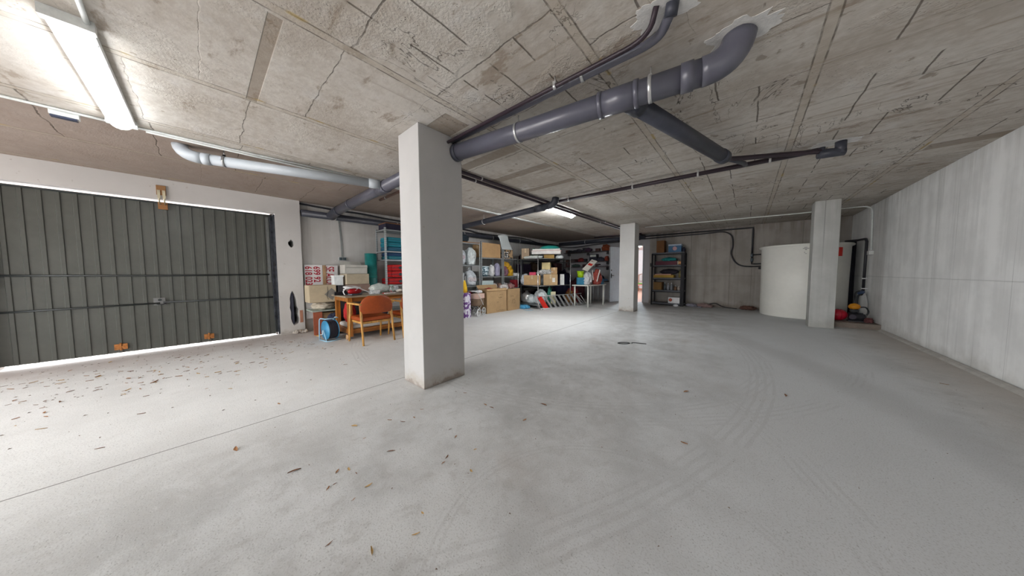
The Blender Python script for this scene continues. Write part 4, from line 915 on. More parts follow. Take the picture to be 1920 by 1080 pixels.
cloth('yellow_cloth', 'mustard yellow cloth bundle on middle shelf', 'cloth', (-6.18, 6.93, 1.052), (.30, .30, .36), 53, (.60, .34, .02), .35)
cloth('purple_cloth', 'dusky purple cloth left of the mustard yellow bundle', 'cloth', (-6.16, 6.70, 1.052), (.26, .18, .32), 54, (.24, .12, .16), .3)
cloth('cloth', 'mustard tuft on top of the dusky purple cloth', 'cloth', (-6.18, 6.79, 1.33), (.22, .24, .20), 55, (.58, .33, .03), .3)
box('white_box', 'flat white box in front of mustard yellow bundle', 'box', (-6.13, 6.62, 1.052) if False else (-6.10, 7.22, 1.052), (.08, .24, .10), (.76, .76, .74))
box('white_box', 'white box with teal stripe on the lower middle shelf', 'box', (-6.20, 5.82, .652), (.28, .48, .26), (.62, .74, .74), lid=(.66, .76, .76))
for k in range(4): cloth('shoe_bundle', ['pale shoe heap on lower shelf beside white striped box', 'brownish shoe heap on lower shelf near the shelf post', 'grey shoe heap on the lower shelf right of post', 'dark shoe heap on the lower shelf by red box'][k], 'shoes', (-6.16, 6.17 + k*.245 + (.06 if k > 1 else 0), .652), (.22, .20, .17), 60+k, [(.60, .56, .54), (.30, .18, .14), (.46, .42, .42), (.16, .09, .09)][k], .4)
box('red_box', 'dark red box at right end of the lower middle shelf', 'box', (-6.20, 7.24, .652), (.26, .18, .26), (.30, .02, .03))
t = carton('tall brown carton with handwriting on floor right of the doll pram', (-5.68, 5.63, 0), (.40, .78, .70), math.radians(-3), CARD, open_=True)
MR = pm((.10, .06, .04), .8, name='marker_ink')
def scribble(par, x, y0, z0, n, seed, s=.03):
    rr = random.Random(seed); mb = MB()
    for k in range(n):
        y = y0 + k*s*1.5; pts = [(x, y+rr.uniform(0, s), z0+rr.uniform(-s, s)*.6) for _ in range(4)]; mb.tube(pts, .003, seg=4)
    mb.build('handwriting', MR, par)
scribble(t, .2025, .05, .44, 4, 1); scribble(t, .2025, .0, .30, 3, 2, .022); scribble(t, .2025, -.02, .06, 6, 3, .04); scribble(t, .2025, .1, .52, 3, 7)
cloth('red_cloth', 'dark red cloth filling the open carton right of the pram', 'cloth', (-5.68, 5.50, .50), (.28, .46, .22), 71, (.24, .02, .02), .25)
t = carton('second brown carton with handwriting next to the tall open carton', (-5.66, 6.36, 0), (.40, .60, .66), math.radians(2), (.46, .30, .155))
scribble(t, .2025, -.18, .44, 4, 4, .028); scribble(t, .2025, -.10, .22, 3, 5, .04); scribble(t, .2025, -.10, .28, 3, 6, .04); scribble(t, .2025, -.08, .33, 3, 8, .03)
cloth('shoe_bundle', 'light trainers heaped on top of the second carton', 'shoes', (-5.64, 6.10, .665), (.26, .28, .13), 72, (.62, .58, .56), .45)
cloth('shoe_bundle', 'dusky pink shoes heaped on the second carton, right side', 'shoes', (-5.68, 6.42, .665), (.26, .34, .14), 73, (.34, .18, .17), .4)
o = cloth('plastic_sheet', 'crumpled light blue plastic sheet on the floor by the cartons', 'plastic sheet', (-5.42, 6.80, 0), (.42, .34, .12), 74, (.08, .36, .62), .5, mat=bagmat((.10, .42, .70)))
o = cloth('paper_scrap', 'pale blue torn film flat on the floor before the cartons', 'film', (-5.05, 6.55, 0), (.30, .26, .012), 75, (.55, .68, .76), .5)

# ------------------------------------------------------------------ chrome rack D
CHR = pm((.70, .70, .71), .22, .85, .05, name='chrome')
def mat_wire():
    m, b = newmat('wire_shelf'); P, x, y, z = pos()
    setc(b, mix((.30, .31, .31), (.12, .12, .12), near(ffrac(y / .025), .5, .2, .05)), .35, metal=.6); return m
M_WIRE = mat_wire()
rk = T('chrome_rack', 'chrome post rack with boxes, bags and trays beside the ladder', 'rack', (-4.95, 6.93, 0), math.radians(-14))
LX, LY = 1.06, 1.46
for (x, y) in ((0, 0), (-LX, 0), (0, LY), (-LX, LY)): MB().cyl((x, y, 0), (x, y, 1.68), .0135, seg=14).cyl((x, y, 0), (x, y, .015), .022, seg=14).build('post', CHR, rk)
for z in (.12, .74, 1.62):
    MB().box((-LX+.01, .01, z-.006), (-.01, LY-.01, z)).tube([(-LX, 0, z-.012), (0, 0, z-.012), (0, LY, z-.012), (-LX, LY, z-.012), (-LX, 0, z-.012)], .010, seg=8).build('shelf', M_WIRE, rk)
def onrack(u, v, z):   # rack coordinates to world
    u = u * .87; c, s = math.cos(math.radians(-14)), math.sin(math.radians(-14)); return (-4.95 + u*c - v*s, 6.93 + u*s + v*c, z)
RZ = math.radians(30)
carton('wide tan carton with white strip on middle shelf of chrome rack', onrack(-.82, .36, .742), (.56, .28, .33), RZ, (.52, .34, .17))
t = carton('tan carton with a white sticker, right one on the chrome rack', onrack(-.22, .72, .742), (.46, .30, .36), RZ, (.50, .34, .18))
MB().box((.06, -.154, .10), (.15, -.1515, .24)).build('sticker', pm((.75, .72, .66), .5), t)
carton('small tan carton stacked above the one with white sticker', onrack(-.18, .85, 1.105), (.20, .24, .22), RZ, (.48, .30, .15))
box('yellow_box', 'pale yellow box topping the heap on the chrome rack', 'box', onrack(-.46, .72, 1.26), (.28, .22, .24), (.66, .53, .26), RZ-.1)
cloth('newspaper', 'crumpled newspaper under the pale yellow box', 'newspaper', onrack(-.42, .68, 1.10), (.62, .34, .17), 81, (.5, .5, .5), .4, RZ, mat=printed((.62, .62, .60), (.08, .08, .08), 40, .55, name='newsprint'))
bag('white plastic bag, leftmost on middle shelf of chrome rack', onrack(-1.06, .22, .742), (.30, .34, .44), 82, (.66, .70, .76))
bag('white bag slumped behind the wide tan carton on the rack', onrack(-.86, .84, .742), (.50, .28, .58), 83, (.62, .68, .76))
box('red_box', 'pinkish red flat box lying on the wide tan carton', 'box', onrack(-.78, .34, 1.074), (.22, .10, .10), (.62, .05, .12), RZ)
box('white_box', 'narrow white box at right of cartons on the chrome rack', 'box', onrack(-.06, 1.12, .742), (.14, .2, .36), (.66, .66, .64), RZ)
# top of rack
bag('long white bag lying on top front of the chrome rack', onrack(-.52, .16, 1.622), (.74, .24, .12), 84, (.74, .78, .74), knot=False)
t = T('storage_tray', 'white plastic tray stack with pinkish rim on top of the rack', 'tray', onrack(-.40, .68, 1.765), RZ)
t.scale = (1.12, 1.05, 1)
MB().box((-.42, -.30, 0), (.42, .30, .03)).box((-.42, -.30, .03), (-.41, .30, .11)).box((.41, -.30, .03), (.42, .30, .11)).box((-.42, -.30, .03), (.42, -.29, .11)).box((-.42, .29, .03), (.42, .30, .11)).build('tray', pm((.70, .66, .62), .5, name='tray_white'), t)
MB().box((-.44, -.32, .105), (.44, .32, .12)).build('rim', pm((.62, .42, .40), .5, name='tray_rim'), t)
MB().box((-.40, -.28, .12), (.40, .28, .17)).build('inner_tray', pm((.72, .72, .66), .5, name='tray_cream'), t)
carton('brown board box under the tray stack on the rack', onrack(-.30, .72, 1.622), (.34, .3, .13), RZ, (.42, .26, .08), tape=False)
cloth('white_cloth', 'white folded cloth under the right end of the trays', 'cloth', onrack(-.06, .98, 1.622), (.28, .26, .13), 85, (.62, .66, .66), .2)
t = T('teal_basin', 'upturned teal basin on top of the white trays', 'basin', onrack(-.34, .78, 1.932))
MB().lathe([(.38, 0), (.37, .02), (.30, .09), (.22, .12), (0, .125)], seg=40).build('shell', pm((.03, .34, .29), .4, name='teal_basin'), t)
MB().lathe([(.375, 0), (.395, .0), (.395, .015), (.375, .02)], seg=40).build('rim', pm((.03, .30, .26), .4, name='teal_rim'), t)
carton('brown box with white label wrapped in green bag atop the rack', onrack(-1.03, .22, 1.622), (.26, .28, .36), RZ, (.38, .28, .19))
bag('green plastic bag behind the labelled brown box', onrack(-1.04, .62, 1.622), (.28, .24, .44), 86, (.03, .22, .10), knot=False)
bag('dark blue plastic bag on the rack behind the trays', onrack(-.66, 1.18, 1.622), (.46, .26, .42), 87, (.02, .04, .28), knot=False)
# bottom of rack
t = T('cooking_pot', 'shiny silver round pot with domed lid at bottom of chrome rack', 'pot', onrack(-1.0, .24, .122))
MB().lathe([(0, 0), (.14, 0), (.20, .08), (.205, .18), (.19, .24)], seg=40).build('body', pm((.72, .71, .69), .3, .7, name='brushed_silver'), t)
MB().lathe([(.19, .24), (.17, .30), (.10, .35), (.05, .37), (.05, .42), (0, .43)], seg=40).build('lid', pm((.75, .74, .72), .25, .7, name='silver_lid'), t)
bag('small white plastic bag next to the silver pot', onrack(-.66, .20, .122), (.28, .24, .36), 88, (.70, .76, .76))
bag('large white plastic bag at bottom of the rack behind the post', onrack(-.40, .42, .122), (.46, .36, .56), 89, (.74, .79, .80))
cloth('green_cloth', 'dark green cloth strip over the large white bag', 'cloth', onrack(-.20, .66, .122), (.14, .2, .55), 90, (.03, .16, .12), .3)
box('yellow_box', 'cream box behind the top rail of the ladder', 'box', onrack(-.10, .74, .122), (.16, .14, .40), (.62, .58, .38), RZ)
cloth('red_cloth', 'dark red heap on floor behind the chrome rack', 'cloth', (-4.90, 9.06, 0), (.5, .44, .60), 91, (.20, .015, .02), .3)
cloth('brown_cloth', 'dark orange-brown heap on the floor left of white table', 'cloth', (-4.72, 8.72, 0) , (.5, .5, .55), 92, (.20, .08, .02), .35) if False else cloth('brown_cloth', 'dark orange-brown heap on the floor behind ladder', 'cloth', (-4.84, 8.74, 0), (.30, .34, .50), 92, (.24, .10, .03), .35)
cloth('covered_heap', 'very dark blue covered heap in the far left corner', 'heap', (-5.72, 9.75, 0), (.7, .9, 1.25), 94, (.012, .01, .035), .2)
cloth('covered_heap', 'dark maroon heap behind the chrome rack, right of the blue one', 'heap', (-5.0, 9.62, 0), (.6, .6, .95), 95, (.05, .01, .015), .2)
shelving('dark steel shelving along left rear wall behind the chrome rack', -6.55, -6.12, 7.62, 10.55, 1.75, (.10, .62, 1.18, 1.62), post=pm((.05, .05, .06), .6, name='dark_post'), board=pm((.05, .05, .055), .6, name='dark_shelf'))
dk = [(.06, .02, .025), (.02, .02, .035), (.035, .02, .05), (.09, .015, .02), (.03, .03, .03), (.06, .035, .02)]
wd = ['first', 'second', 'third', 'fourth', 'fifth']
for lv, (z, nm) in enumerate(((.102, 'bottom'), (.622, 'second'), (1.182, 'third'), (1.622, 'top'))):
    for k in range(5):
        y = 7.95 + k * .56; h = random.Random(lv*9+k).uniform(.30, .42) * (1 if lv < 3 else .6)
        if (lv + k) % 2: cloth('dark_bundle', 'dark bundle, %s from the near end on %s board of dark shelving' % (wd[k], nm), 'bundle', (-6.33, y, z), (.36, .5, h), 300+lv*9+k, dk[(lv*2+k) % 6], .2)
        else: box('dark_box', 'dark box, %s from the near end on %s board of dark shelving' % (wd[k], nm), 'box', (-6.33, y, z), (.34, .46, h*.92), dk[(lv+k) % 6])
# ------------------------------------------------------------------ ladder
AL = pm((.50, .50, .50), .4, .5, .05, name='aluminium')
ld = T('ladder', 'aluminium step ladder lying on its side against the chrome rack', 'ladder', (-4.82, 6.99, 0), math.radians(-14))
# local y along length 1.95 m; leaning back (-x) with z up
def LP(y, q): return (-.07*q, y - .06*q, .014 + .40*q)
L_ = 1.95
MB().tube([LP(0, 0), LP(L_, 0)], .016, seg=8).build('rail', AL, ld); MB().tube([LP(0, 1), LP(L_, 1)], .014, seg=8).build('rail', AL, ld)
MB().box((-.025, -.06, -.0), (.025, .06, .04)).build('foot', pm((.7, .7, .68), .5, name='white_foot'), ld); 
for k in range(8):
    y = .40 + k*.205; a, b = Vector(LP(y, 0)), Vector(LP(y-.20, 1)); d = Vector((0, .032, 0))
    mb = MB(); v = [mb.bm.verts.new(p) for p in (a-d, a+d, b+d, b-d)]; mb.bm.faces.new(v)
    o = mb.build('step', AL, ld); m_ = o.modifiers.new('t', 'SOLIDIFY'); m_.thickness = .03; m_.offset = 0
mb = MB(); v = [mb.bm.verts.new(p) for p in (LP(.06, .03), LP(.27, .03), (LP(.08, .97)), LP(-.10, .97))]; mb.bm.faces.new(v)
o = mb.build('red_plate', pm((.68, .03, .02), .4, var=.04, name='ladder_red'), ld); m_ = o.modifiers.new('t', 'SOLIDIFY'); m_.thickness = .02
MB().tube([LP(.02, 0), (.10, -.12, .006), (.11, -.10, .0)][:2], .012, seg=8).tube([(-.07, -.05, .40), (-.0, -.24, .36), (.06, -.14, .01)], .013, seg=8).build('stay', AL, ld)
MB().tube([(-.06, L_-.3, .36), (.0, L_+.06, .012)], .012, seg=8).tube([(-.05, L_-.12, .36), (.02, L_+.14, .012)], .012, seg=8).build('rear_stay', AL, ld)

# ------------------------------------------------------------------ white table and its load
WT = pm((.72, .72, .66), .4, var=.03, name='white_laminate')
wt = T('white_table', 'small white rectangular table beside far column', 'table', (-4.135, 8.87, 0), math.radians(-4))
MB().box((-.30, -.64, .705), (.30, .64, .74)).build('tabletop', WT, wt, bevel=.004)
for sx in (-1, 1):
    for sy in (-1, 1): MB().cyl((sx*.25, sy*.54, 0), (sx*.25, sy*.54, .705), .028, seg=18).build('leg', WT, wt)
box('blue_box', 'blue square box on left corner of the white table', 'box', (-4.30, 8.52, .741), (.26, .24, .24), (.03, .20, .34), .6)
pot('green_pot', 'bright lime green pot standing on the blue box', 'pot', (-4.30, 8.52, .983), .095, .12, .22, (.36, .58, .01))
bag('crumpled white plastic bag in the middle of the white table', (-4.10, 8.62, .741), (.32, .30, .50), 101, (.72, .72, .74), amp=.4)
t = T('carton_sleeve', 'white card with a red stripe leaning above the plastic bag', 'card', (-4.02, 8.72, 1.10))
def quad(par, name, P, mat, th):
    mb = MB(); mb.bm.faces.new([mb.bm.verts.new(q) for q in P]); o = mb.build(name, mat, par)
    m = o.modifiers.new('t', 'SOLIDIFY'); m.thickness = th; m.offset = 0; return o
PA, PB, PC, PD_ = Vector((-.26, -.12, .16)), Vector((-.05, -.16, .09)), Vector((.20, .06, .43)), Vector((-.01, .10, .50))
def onc(u, v, d=0): q = PA*(1-u)*(1-v)+PB*u*(1-v)+PC*u*v+PD_*(1-u)*v; return q+(PB-PA).cross(PD_-PA).normalized()*d
quad(t, 'board', [PA, PB, PC, PD_], pm((.66, .63, .56), .6, name='cream_card'), .02)
quad(t, 'red_stripe', [onc(.15, .48, .013), onc(.85, .48, .013), onc(.85, .66, .013), onc(.15, .66, .013)], pm((.55, .03, .02), .5), .004)
quad(t, 'small_print', [onc(.1, .84, .012), onc(.5, .84, .012), onc(.5, .88, .012), onc(.1, .88, .012)], pm((.2, .1, .1), .5), .004)
t = bag('red and white striped bag at right of the white card', (-3.86, 8.86, .741), (.30, .26, .62), 102, (.32, .05, .035), knot=False, amp=.25)
MB().box((.02, -.16, .12), (.05, -.135, .52), R(0, .25)).box((-.06, -.16, .16), (-.04, -.135, .50), R(0, -.1)).build('white_stripe', pm((.74, .70, .64), .6), t)
box('blue_box', 'blue open tub behind the striped bag on white table', 'tub', (-3.92, 9.16, .741), (.26, .22, .20), (.04, .19, .34))
# dark side table behind
dt = T('dark_table', 'dark small table with clutter left of the door leaf', 'table', (-4.32, 10.45, 0))
MB().box((-.32, -.28, .79), (.22, .28, .82)).build('tabletop', pm((.07, .06, .06), .5), dt)
for x in (-.28, .18):
    for y in (-.24, .24): MB().cyl((x, y, 0), (x, y, .79), .016, seg=10).build('leg', pm((.55, .56, .57), .4, .3), dt)
cloth('dark_device', 'dark rounded device on the dark side table', 'device', (-4.36, 10.40, .821), (.26, .24, .22), 103, (.02, .03, .06), .12)
cloth('blue_cloth', 'small bluish cloth on the dark side table near the door', 'cloth', (-4.16, 10.34, .821), (.16, .16, .09), 104, (.08, .14, .24), .3)

# ------------------------------------------------------------------ wall shelves on the back wall
for z, lab in ((2.03, 'upper dark shelf board on back wall left of the door'), (1.62, 'middle dark shelf board on back wall left of the door'), (1.40, 'lower dark shelf board on the back wall left of the door')):
    t = T('wall_shelf', lab, 'shelf', (-5.15, 10.85, z)); MB().box((-1.1, -.14, -.022), (.95, .148, 0)).build('board', pm((.08, .06, .06), .5), t)
    for x in (-.9, 0, .85): MB().box((x-.01, -.10, -.14), (x+.01, .148, -.022)).build('bracket', pm((.12, .12, .12), .5), t)
items = [(-5.95, 2.032, (.36, .2, .10), (.03, .03, .035), 'dark folded item, leftmost on the upper wall shelf'),
 (-5.55, 2.032, (.32, .22, .14), (.05, .045, .06), 'charcoal hat-like heap on the upper wall shelf'),
 (-5.12, 2.032, (.30, .22, .17), (.06, .03, .06), 'dark plum hat on the upper wall shelf'),
 (-4.36, 2.032, (.34, .22, .26), (.20, .045, .015), 'rust orange hat at right end of the upper wall shelf'),
 (-5.9, 1.622, (.34, .2, .12), (.10, .08, .08), 'brownish heap, leftmost on the middle wall shelf'),
 (-5.45, 1.622, (.30, .2, .16), (.22, .03, .03), 'dark red heap on the middle wall shelf'),
 (-4.58, 1.622, (.30, .22, .17), (.05, .05, .07), 'slate grey heap on middle wall shelf near the door'),
 (-4.32, 1.622, (.16, .22, .20), (.26, .05, .03), 'orange-red item at right end of the middle wall shelf'),
 (-5.7, 1.402, (.40, .2, .12), (.05, .08, .07), 'greenish dark item, leftmost on the lower wall shelf'),
 (-4.50, 1.402, (.40, .2, .06), (.35, .33, .36), 'flat pale grey stack on lower wall shelf near the door')]
for k, (x, z, s, c, lab) in enumerate(items): cloth('shelf_item', lab, 'item', (x, 10.84, z), s, 110+k, c, .22)
rr = random.Random(12)
for z, nm in ((2.032, 'upper'), (1.622, 'middle'), (1.402, 'lower')):
    for k, x in enumerate((-6.12, -5.74, -5.30, -4.72)):
        if nm == 'middle' and k == 3: continue
        c = rr.choice(((.03, .03, .04), (.06, .02, .02), (.04, .045, .05), (.10, .04, .03)))
        h = .12 if nm == 'middle' else rr.uniform(.10, .18)
        box('dark_book_stack' if False else 'storage_box', 'small dark box, %s from the left on the %s wall shelf' % (('first', 'second', 'third', 'fourth')[k], nm), 'box', (x, 10.90, z), (.17, .14, h), c)
t = box('audio_box', 'black box with pale label on the middle wall shelf', 'box', (-4.86, 10.83, 1.622), (.32, .2, .30), (.02, .02, .035))
MB().box((-.13, -.103, .18), (.13, -.101, .27)).build('label_plate', pm((.62, .64, .60), .5), t)

# ------------------------------------------------------------------ black plastic rack
BP = pm((.006, .005, .008), .65, name='black_plastic'); GS = pm((.10, .105, .12), .6, name='grey_shelf')
br = T('plastic_rack', 'black five-tier plastic rack against the rear wall', 'rack', (-2.07, 10.72, 0))
for sx in (-1, 1):
    for sy in (-1, 1):
        w = .10 if sx > 0 else .05
        MB().box((sx*.50-(w if sx > 0 else 0), sy*.20-.02, 0), (sx*.50+(0 if sx > 0 else w), sy*.20+.02, 1.80)).build('post', BP, br)
for z in (.09, .53, .96, 1.40, 1.83):
    MB().box((-.49, -.21, z-.05), (.49, .21, z)).build('shelf', GS, br, bevel=.004)
    MB().box((-.50, -.215, z-.075), (.50, -.195, z-.045)).build('shelf_rim', BP, br)
X0, Y0 = -2.07, 10.70
carton('dark brown carton, left on top of the black rack', (X0-.24, Y0, 1.832), (.24, .28, .42), 0, (.20, .09, .035), tape=False)
t = box('printed_box', 'blue and pale box on top of black rack', 'box', (X0+.20, Y0, 1.832), (.38, .30, .26), (.05, .14, .26), 0, lid=(.40, .46, .55))
MB().blob((0.0, -.152, .07), (.14, .006, .12), 3, .2, 2, 2, flat=False).build('printed_mark', pm((.50, .30, .32), .5), t)
cloth('bag', 'small black bag at right edge on top of black rack', 'bag', (X0+.44, Y0, 1.832), (.10, .2, .16), 121, (.03, .03, .05), .3)
cloth('teal_cloth', 'teal folded cloth on the second tier of the black rack', 'cloth', (X0+.02, Y0, 1.535), (.46, .30, .13), 122, (.02, .24, .24), .25)
box('maroon_box', 'maroon flat box under the teal cloth', 'box', (X0-.05, Y0, 1.402), (.66, .32, .13), (.10, .015, .03))
t = T('paper_roll', 'cream and orange roll lying right on the second tier', 'roll', (X0+.36, Y0-.05, 1.468), rot=(0, PI/2, 0))
MB().lathe([(0, -.10), (.065, -.10), (.065, .10), (0, .10)], seg=24).build('body', pm((.62, .32, .14), .6), t); MB().lathe([(.067, -.10), (.067, -.05), (.06, -.05)], seg=24).build('band', pm((.66, .60, .46), .6), t)
box('yellow_box', 'flat yellow box on the middle tier of black rack', 'box', (X0-.12, Y0, .962), (.62, .32, .09), (.40, .24, .02))
box('pink_book', 'thin pinkish book on the flat yellow box', 'book', (X0-.14, Y0-.02, 1.055), (.50, .28, .035), (.62, .34, .26))
cloth('bag', 'black bag above the pinkish book on the middle tier', 'bag', (X0+.02, Y0+.0, 1.092), (.56, .28, .17), 123, (.03, .025, .035), .2)
bottle('small olive bottle at right end of the middle tier', (X0+.38, Y0-.1, .962), .055, .28, (.20, .16, .06))
carton('dark tan carton on the fourth tier of black rack', (X0-.30, Y0, .532), (.26, .30, .27), 0, (.22, .12, .04), tape=False)
for k, (x, c, s, lab) in enumerate(((-.08, (.10, .12, .13), .26, 'leftmost dark bottle on the fourth tier'), (.02, (.30, .31, .33), .24, 'pale-topped bottle second on the fourth tier'), (.12, (.22, .23, .25), .25, 'grey bottle in the middle of fourth tier'), (.24, (.18, .10, .06), .16, 'squat brown bottle on the fourth tier'), (.34, (.40, .34, .30), .14, 'small cream bottle on the fourth tier'))):
    bottle(lab, (X0+x, Y0-.08, .532), .042, s, c, (.55, .56, .58), 'bottles on the fourth tier')
t = box('white_box', 'white box with small red print on bottom tier of black rack', 'box', (X0+.22, Y0-.06, .092), (.34, .26, .20), (.72, .70, .70))
MB().blob((-.10, -.1325, .07), (.11, .005, .09), 7, .4, 3, 2, flat=False).build('red_print', pm((.45, .08, .04), .5), t)
o = cloth('paper_scrap', 'crumpled white paper on floor before the black rack', 'paper', (X0+.30, 10.42, 0), (.15, .10, .07), 125, (.60, .60, .62), .45)
o = box('wall_switch', 'small black switch box on rear wall left of the black rack', 'switch', (-2.68, 10.975, 1.36), (.09, .045, .13), (.03, .03, .03))
# rear wall clutter on floor
o = MB().tube(bez([(-1.05, 10.75, .012), (-.9, 10.8, .10), (-.75, 10.85, .14), (-.6, 10.9, .06), (-.45, 10.93, .014), (-.2, 10.85, .012)]), .012).build('hose', BK); tag(o, 'short black hose piece looping at foot of rear wall', 'hose')
cloth('pink_rag', 'dusky pinkish rag on the floor at the rear wall', 'rag', (-1.0, 10.72, 0), (.38, .24, .12), 131, (.24, .16, .15), .5)
cloth('plastic_sheet', 'grey-lilac plastic sheet on floor right of the black rack', 'plastic sheet', (-1.36, 10.74, 0), (.34, .3, .10), 132, (.24, .23, .27), .4)
o = MB().lathe([(.03, 0), (.055, 0), (.055, .03), (.03, .03)], seg=20, m=Matrix.Translation((0, 0, 0))).build('cable_ring', pm((.18, .18, .22), .5), loc=(-1.12, 10.55, 0)); tag(o, 'small grey ring lying in front of the pinkish rag', 'ring')
cloth('rubbish', 'dark brown debris heap between rear wall and water tank', 'debris', (.05, 10.78, 0), (.36, .24, .12), 133, (.12, .06, .045), .5)

# ------------------------------------------------------------------ pump corner
rp = T('red_vessel', 'red ribbed pressure vessel on the plinth beside right column', 'pressure vessel', (1.50, 8.97, .10))
MB().lathe([(0, 0), (.08, .01), (.13, .06), (.14, .12), (.13, .18), (.08, .225), (0, .24)], seg=30).build('shell', pm((.55, .015, .04), .3, name='vessel_red'), rp)
mb = MB()
for k in range(5): mb.tube([(math.cos(k*1.256)*r_, math.sin(k*1.256)*r_, z_) for r_, z_ in ((.04, .236), (.10, .215), (.142, .15), (.145, .09), (.10, .03))], .005, seg=5)
mb.build('rib', pm((.35, .01, .03), .3, name='rib_red'), rp)
pp = T('water_pump', 'black water pump with orange round cap behind right column', 'pump', (1.74, 8.95, .10))
MB().cyl((-.09, 0, .10), (.10, 0, .10), .085, seg=24).cyl((.10, 0, .10), (.13, 0, .10), .06, seg=24).build('motor', BK, pp, bevel=.003)
MB().box((-.10, -.08, 0), (.12, .08, .025)).build('base', BK, pp)
MB().cyl((-.05, -.085, .10), (-.05, -.11, .10), .05, seg=20).build('fan_cover', pm((.05, .04, .06), .4, name='fan'), pp)
MB().cyl((-.02, 0, .18), (-.02, 0, .27), .05, seg=20).box((-.07, -.06, .20), (.04, .06, .25)).build('controller', BK, pp, bevel=.003)
MB().blob((-.02, -.01, .26), (.17, .15, .12), 1, .03, 1, 3).build('orange_cap', pm((.66, .26, .01), .4, name='orange_plastic'), pp)
MB().tube(bez([(-.02, 0, .36), (-.015, 0, .45), (.0, .1, .56), (.06, .3, .60), (.12, .42, .62)]), .016).build('outlet_pipe', BK, pp)
MB().tube(bez([(.06, 0, .30), (.13, -.01, .30), (.17, 0, .22), (.15, 0, .14)]), .013).build('power_cable', BK, pp)
t = T('riser_pipe', 'black vertical pipe with valve on right wall above the pump', 'pipe')
MB().tube([(1.945, 9.55, .72), (1.95, 9.55, 1.80), (1.95, 9.62, 1.86), (1.90, 9.9, 1.86), (1.75, 10.1, 1.86)], .024).build('pipe_run', BK, t)
MB().tube(bez([(1.945, 9.55, .74), (1.93, 9.5, .68), (1.90, 9.4, .64), (1.84, 9.35, .60), (1.82, 9.30, .3), (1.80, 9.2, .2)]), .016).build('lower_hose', BK, t)
MB().box((1.91, 9.52, .76), (1.998, 9.58, .78)).box((1.91, 9.52, .98), (1.998, 9.58, 1.0)).build('bracket', ZN, t)
MB().cyl((1.93, 9.50, .70), (1.88, 9.44, .66), .04).box((1.84, 9.38, .69), (1.94, 9.44, .70)).build('valve', pm((.05, .08, .16), .4, name='valve_blue'), t)
o = MB().tube(bez([(1.96, 9.4, .66), (1.985, 9.36, .45), (1.97, 9.3, .25), (1.93, 9.2, .12)]), .006, seg=6).build('cable', pm((.2, .2, .2), .5), None); tag(o, 'thin cable hanging on right wall behind the pump', 'cable')
cloth('rag', 'dark reddish rag on plinth right of the pump', 'rag', (1.90, 8.86, .10), (.12, .16, .10), 141, (.14, .05, .05), .4)

# ------------------------------------------------------------------ floor bits
o = MB().tube([(.09*math.cos(k*.45)*(1+.1*math.sin(k)), .045*math.sin(k*.45), .006) for k in range(15)], .006, seg=6).tube([(.12, -.03, .006), (.14, .03, .006), (.2, .02, .006), (.34, -.05, .004)], .006, seg=6).build('rubber_loop', BK, loc=(-1.47, 4.44, 0.0), rz=.7); tag(o, 'small black looped strap lying on the floor in mid-room', 'strap')
LEAFM = [pm((.36, .17, .07), .8, 0, .3, 30, .3, 'dry_leaf_brown'), pm((.22, .10, .05), .8, 0, .3, 30, .3, 'dry_leaf_dark'), pm((.52, .33, .13), .8, 0, .3, 30, .3, 'dry_leaf_ochre')]
def leafmesh(seed, mat):
    rr = random.Random(seed); mb = MB(); n = 8; L = 1.0; wv = rr.uniform(.22, .40); tw = rr.uniform(.1, .3)
    A = []
    for i in range(n+1):
        s = i/n; w = wv*math.sin(PI*min(1, s*.96+.03))**.8*(1+rr.uniform(-.15, .15)); z = .06+tw*(.5-s)**2*1.2; cu = .16*math.sin(s*2.2)
        A.append([(s-.5, -w/2+cu, z+.12*w+.05), (s-.5, cu, z*.3), (s-.5, w/2+cu, z+.10*w+.03)])
    V = [[mb.bm.verts.new(p) for p in r] for r in A]
    for a, b in zip(V, V[1:]):
        for k in range(2): f = mb.bm.faces.new((a[k], a[k+1], b[k+1], b[k])); f.smooth = True
    me = bpy.data.meshes.new('dry_leaf'); mb.bm.to_mesh(me); mb.bm.free(); me.materials.append(mat); return me
LM = [leafmesh(k, LEAFM[k % 3]) for k in range(9)]
def leaf(x, y, s, rr, label, grp):
    o = bpy.data.objects.new('dry_leaf', rr.choice(LM)); COL.objects.link(o)
    o.scale = (s, s*rr.uniform(.7, 1.1), s*rr.uniform(.3, .7)); o.rotation_euler = (rr.uniform(-.15, .15), rr.uniform(-.1, .1), rr.uniform(0, 6.28)); o.location = (x, y, 0.001)
    tag(o, label, 'leaf', grp); return o
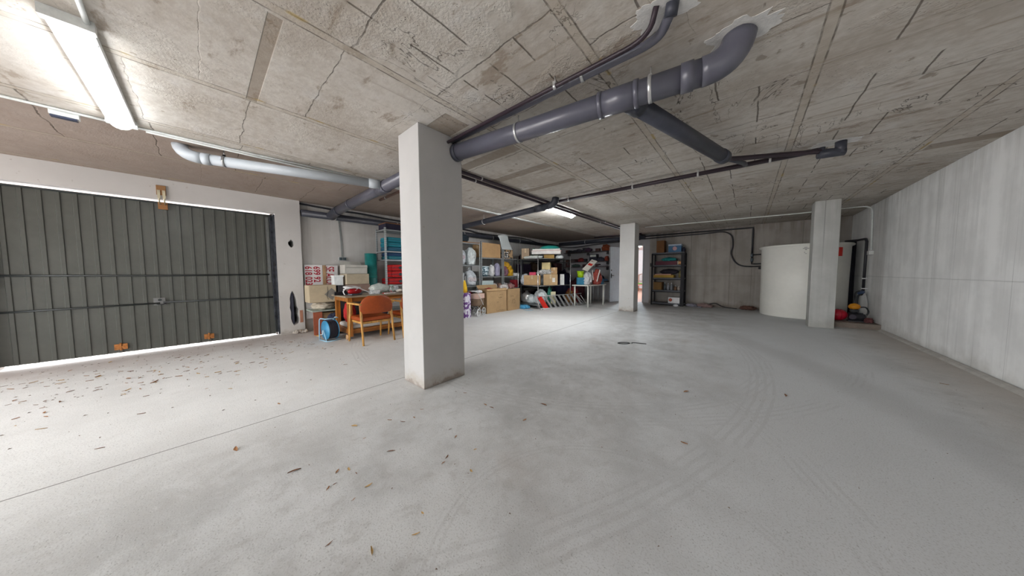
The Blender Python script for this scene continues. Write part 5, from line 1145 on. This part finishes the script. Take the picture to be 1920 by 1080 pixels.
rr = random.Random(5)
n = 0
while n < 170:     # scattered before the gate, denser along two drifts
    k = rr.random()
    if k < .45: x = rr.gauss(-5.35, .35); y = rr.uniform(-1.6, 1.3)
    elif k < .7: x = rr.gauss(-4.7, .25); y = rr.uniform(-1.3, .8)
    else: x = rr.uniform(-6.3, -3.6); y = rr.uniform(-1.8, 1.5)
    if -6.55 < x < -3.3 and not (x < -5.2 and y > 1.15):
        leaf(x, y, rr.uniform(.022, .07)*(1 if x < -4.6 else .75), rr, 'dry brown leaf lying on the concrete in front of the gate', 'dry leaves in front of the gate'); n += 1
for x, y in [(-.99+rr.uniform(-.75, .35), .62+rr.uniform(-.45, .9)) for _ in range(26)]:
    leaf(x-.35, y+.1, rr.uniform(.02, .042), rr, 'small dry leaf on the concrete in the near foreground', 'dry leaves in the foreground')
for x, y in ((-2.2, .7), (-1.95, .3), (-2.5, .1), (-1.7, .75), (-.28, 2.08), (1.55, 4.9), (1.75, 4.2), (-1.3, 1.9), (-3.1, .4), (-3.2, -.5), (.3, 3.5), (-.4, 3.0)):
    leaf(x, y, rr.uniform(.04, .07), rr, 'lone dry leaf on open floor away from the gate', 'lone leaves on open floor')
mb = MB()
for k in range(900):
    if k < 620: x = -6.5+abs(rr.gauss(0, 1.4)); y = rr.uniform(-2.2, 2.6)
    else: x = rr.uniform(-3.2, 1.9); y = rr.uniform(.3, 6)
    if (-2.85 < x < -2.3 and 1.3 < y < 2) or (x < -4.4 and y > 1.2): continue
    s = rr.uniform(.004, .014) if k < 620 else rr.uniform(.003, .008); a = rr.uniform(0, 6.28); c, d = math.cos(a)*s, math.sin(a)*s
    v = [mb.bm.verts.new(p) for p in ((x-c, y-d, .001), (x+d*.4, y-c*.4, .004), (x+c, y+d, .001), (x-d*.4, y+c*.4, .005))]; mb.bm.faces.new(v)
o = mb.build('leaf_litter', pm((.15, .085, .05), .9, 0, .4, 40, name='litter')); tag(o, 'fine leaf crumbs and grit scattered over the floor', 'litter', kind='stuff')
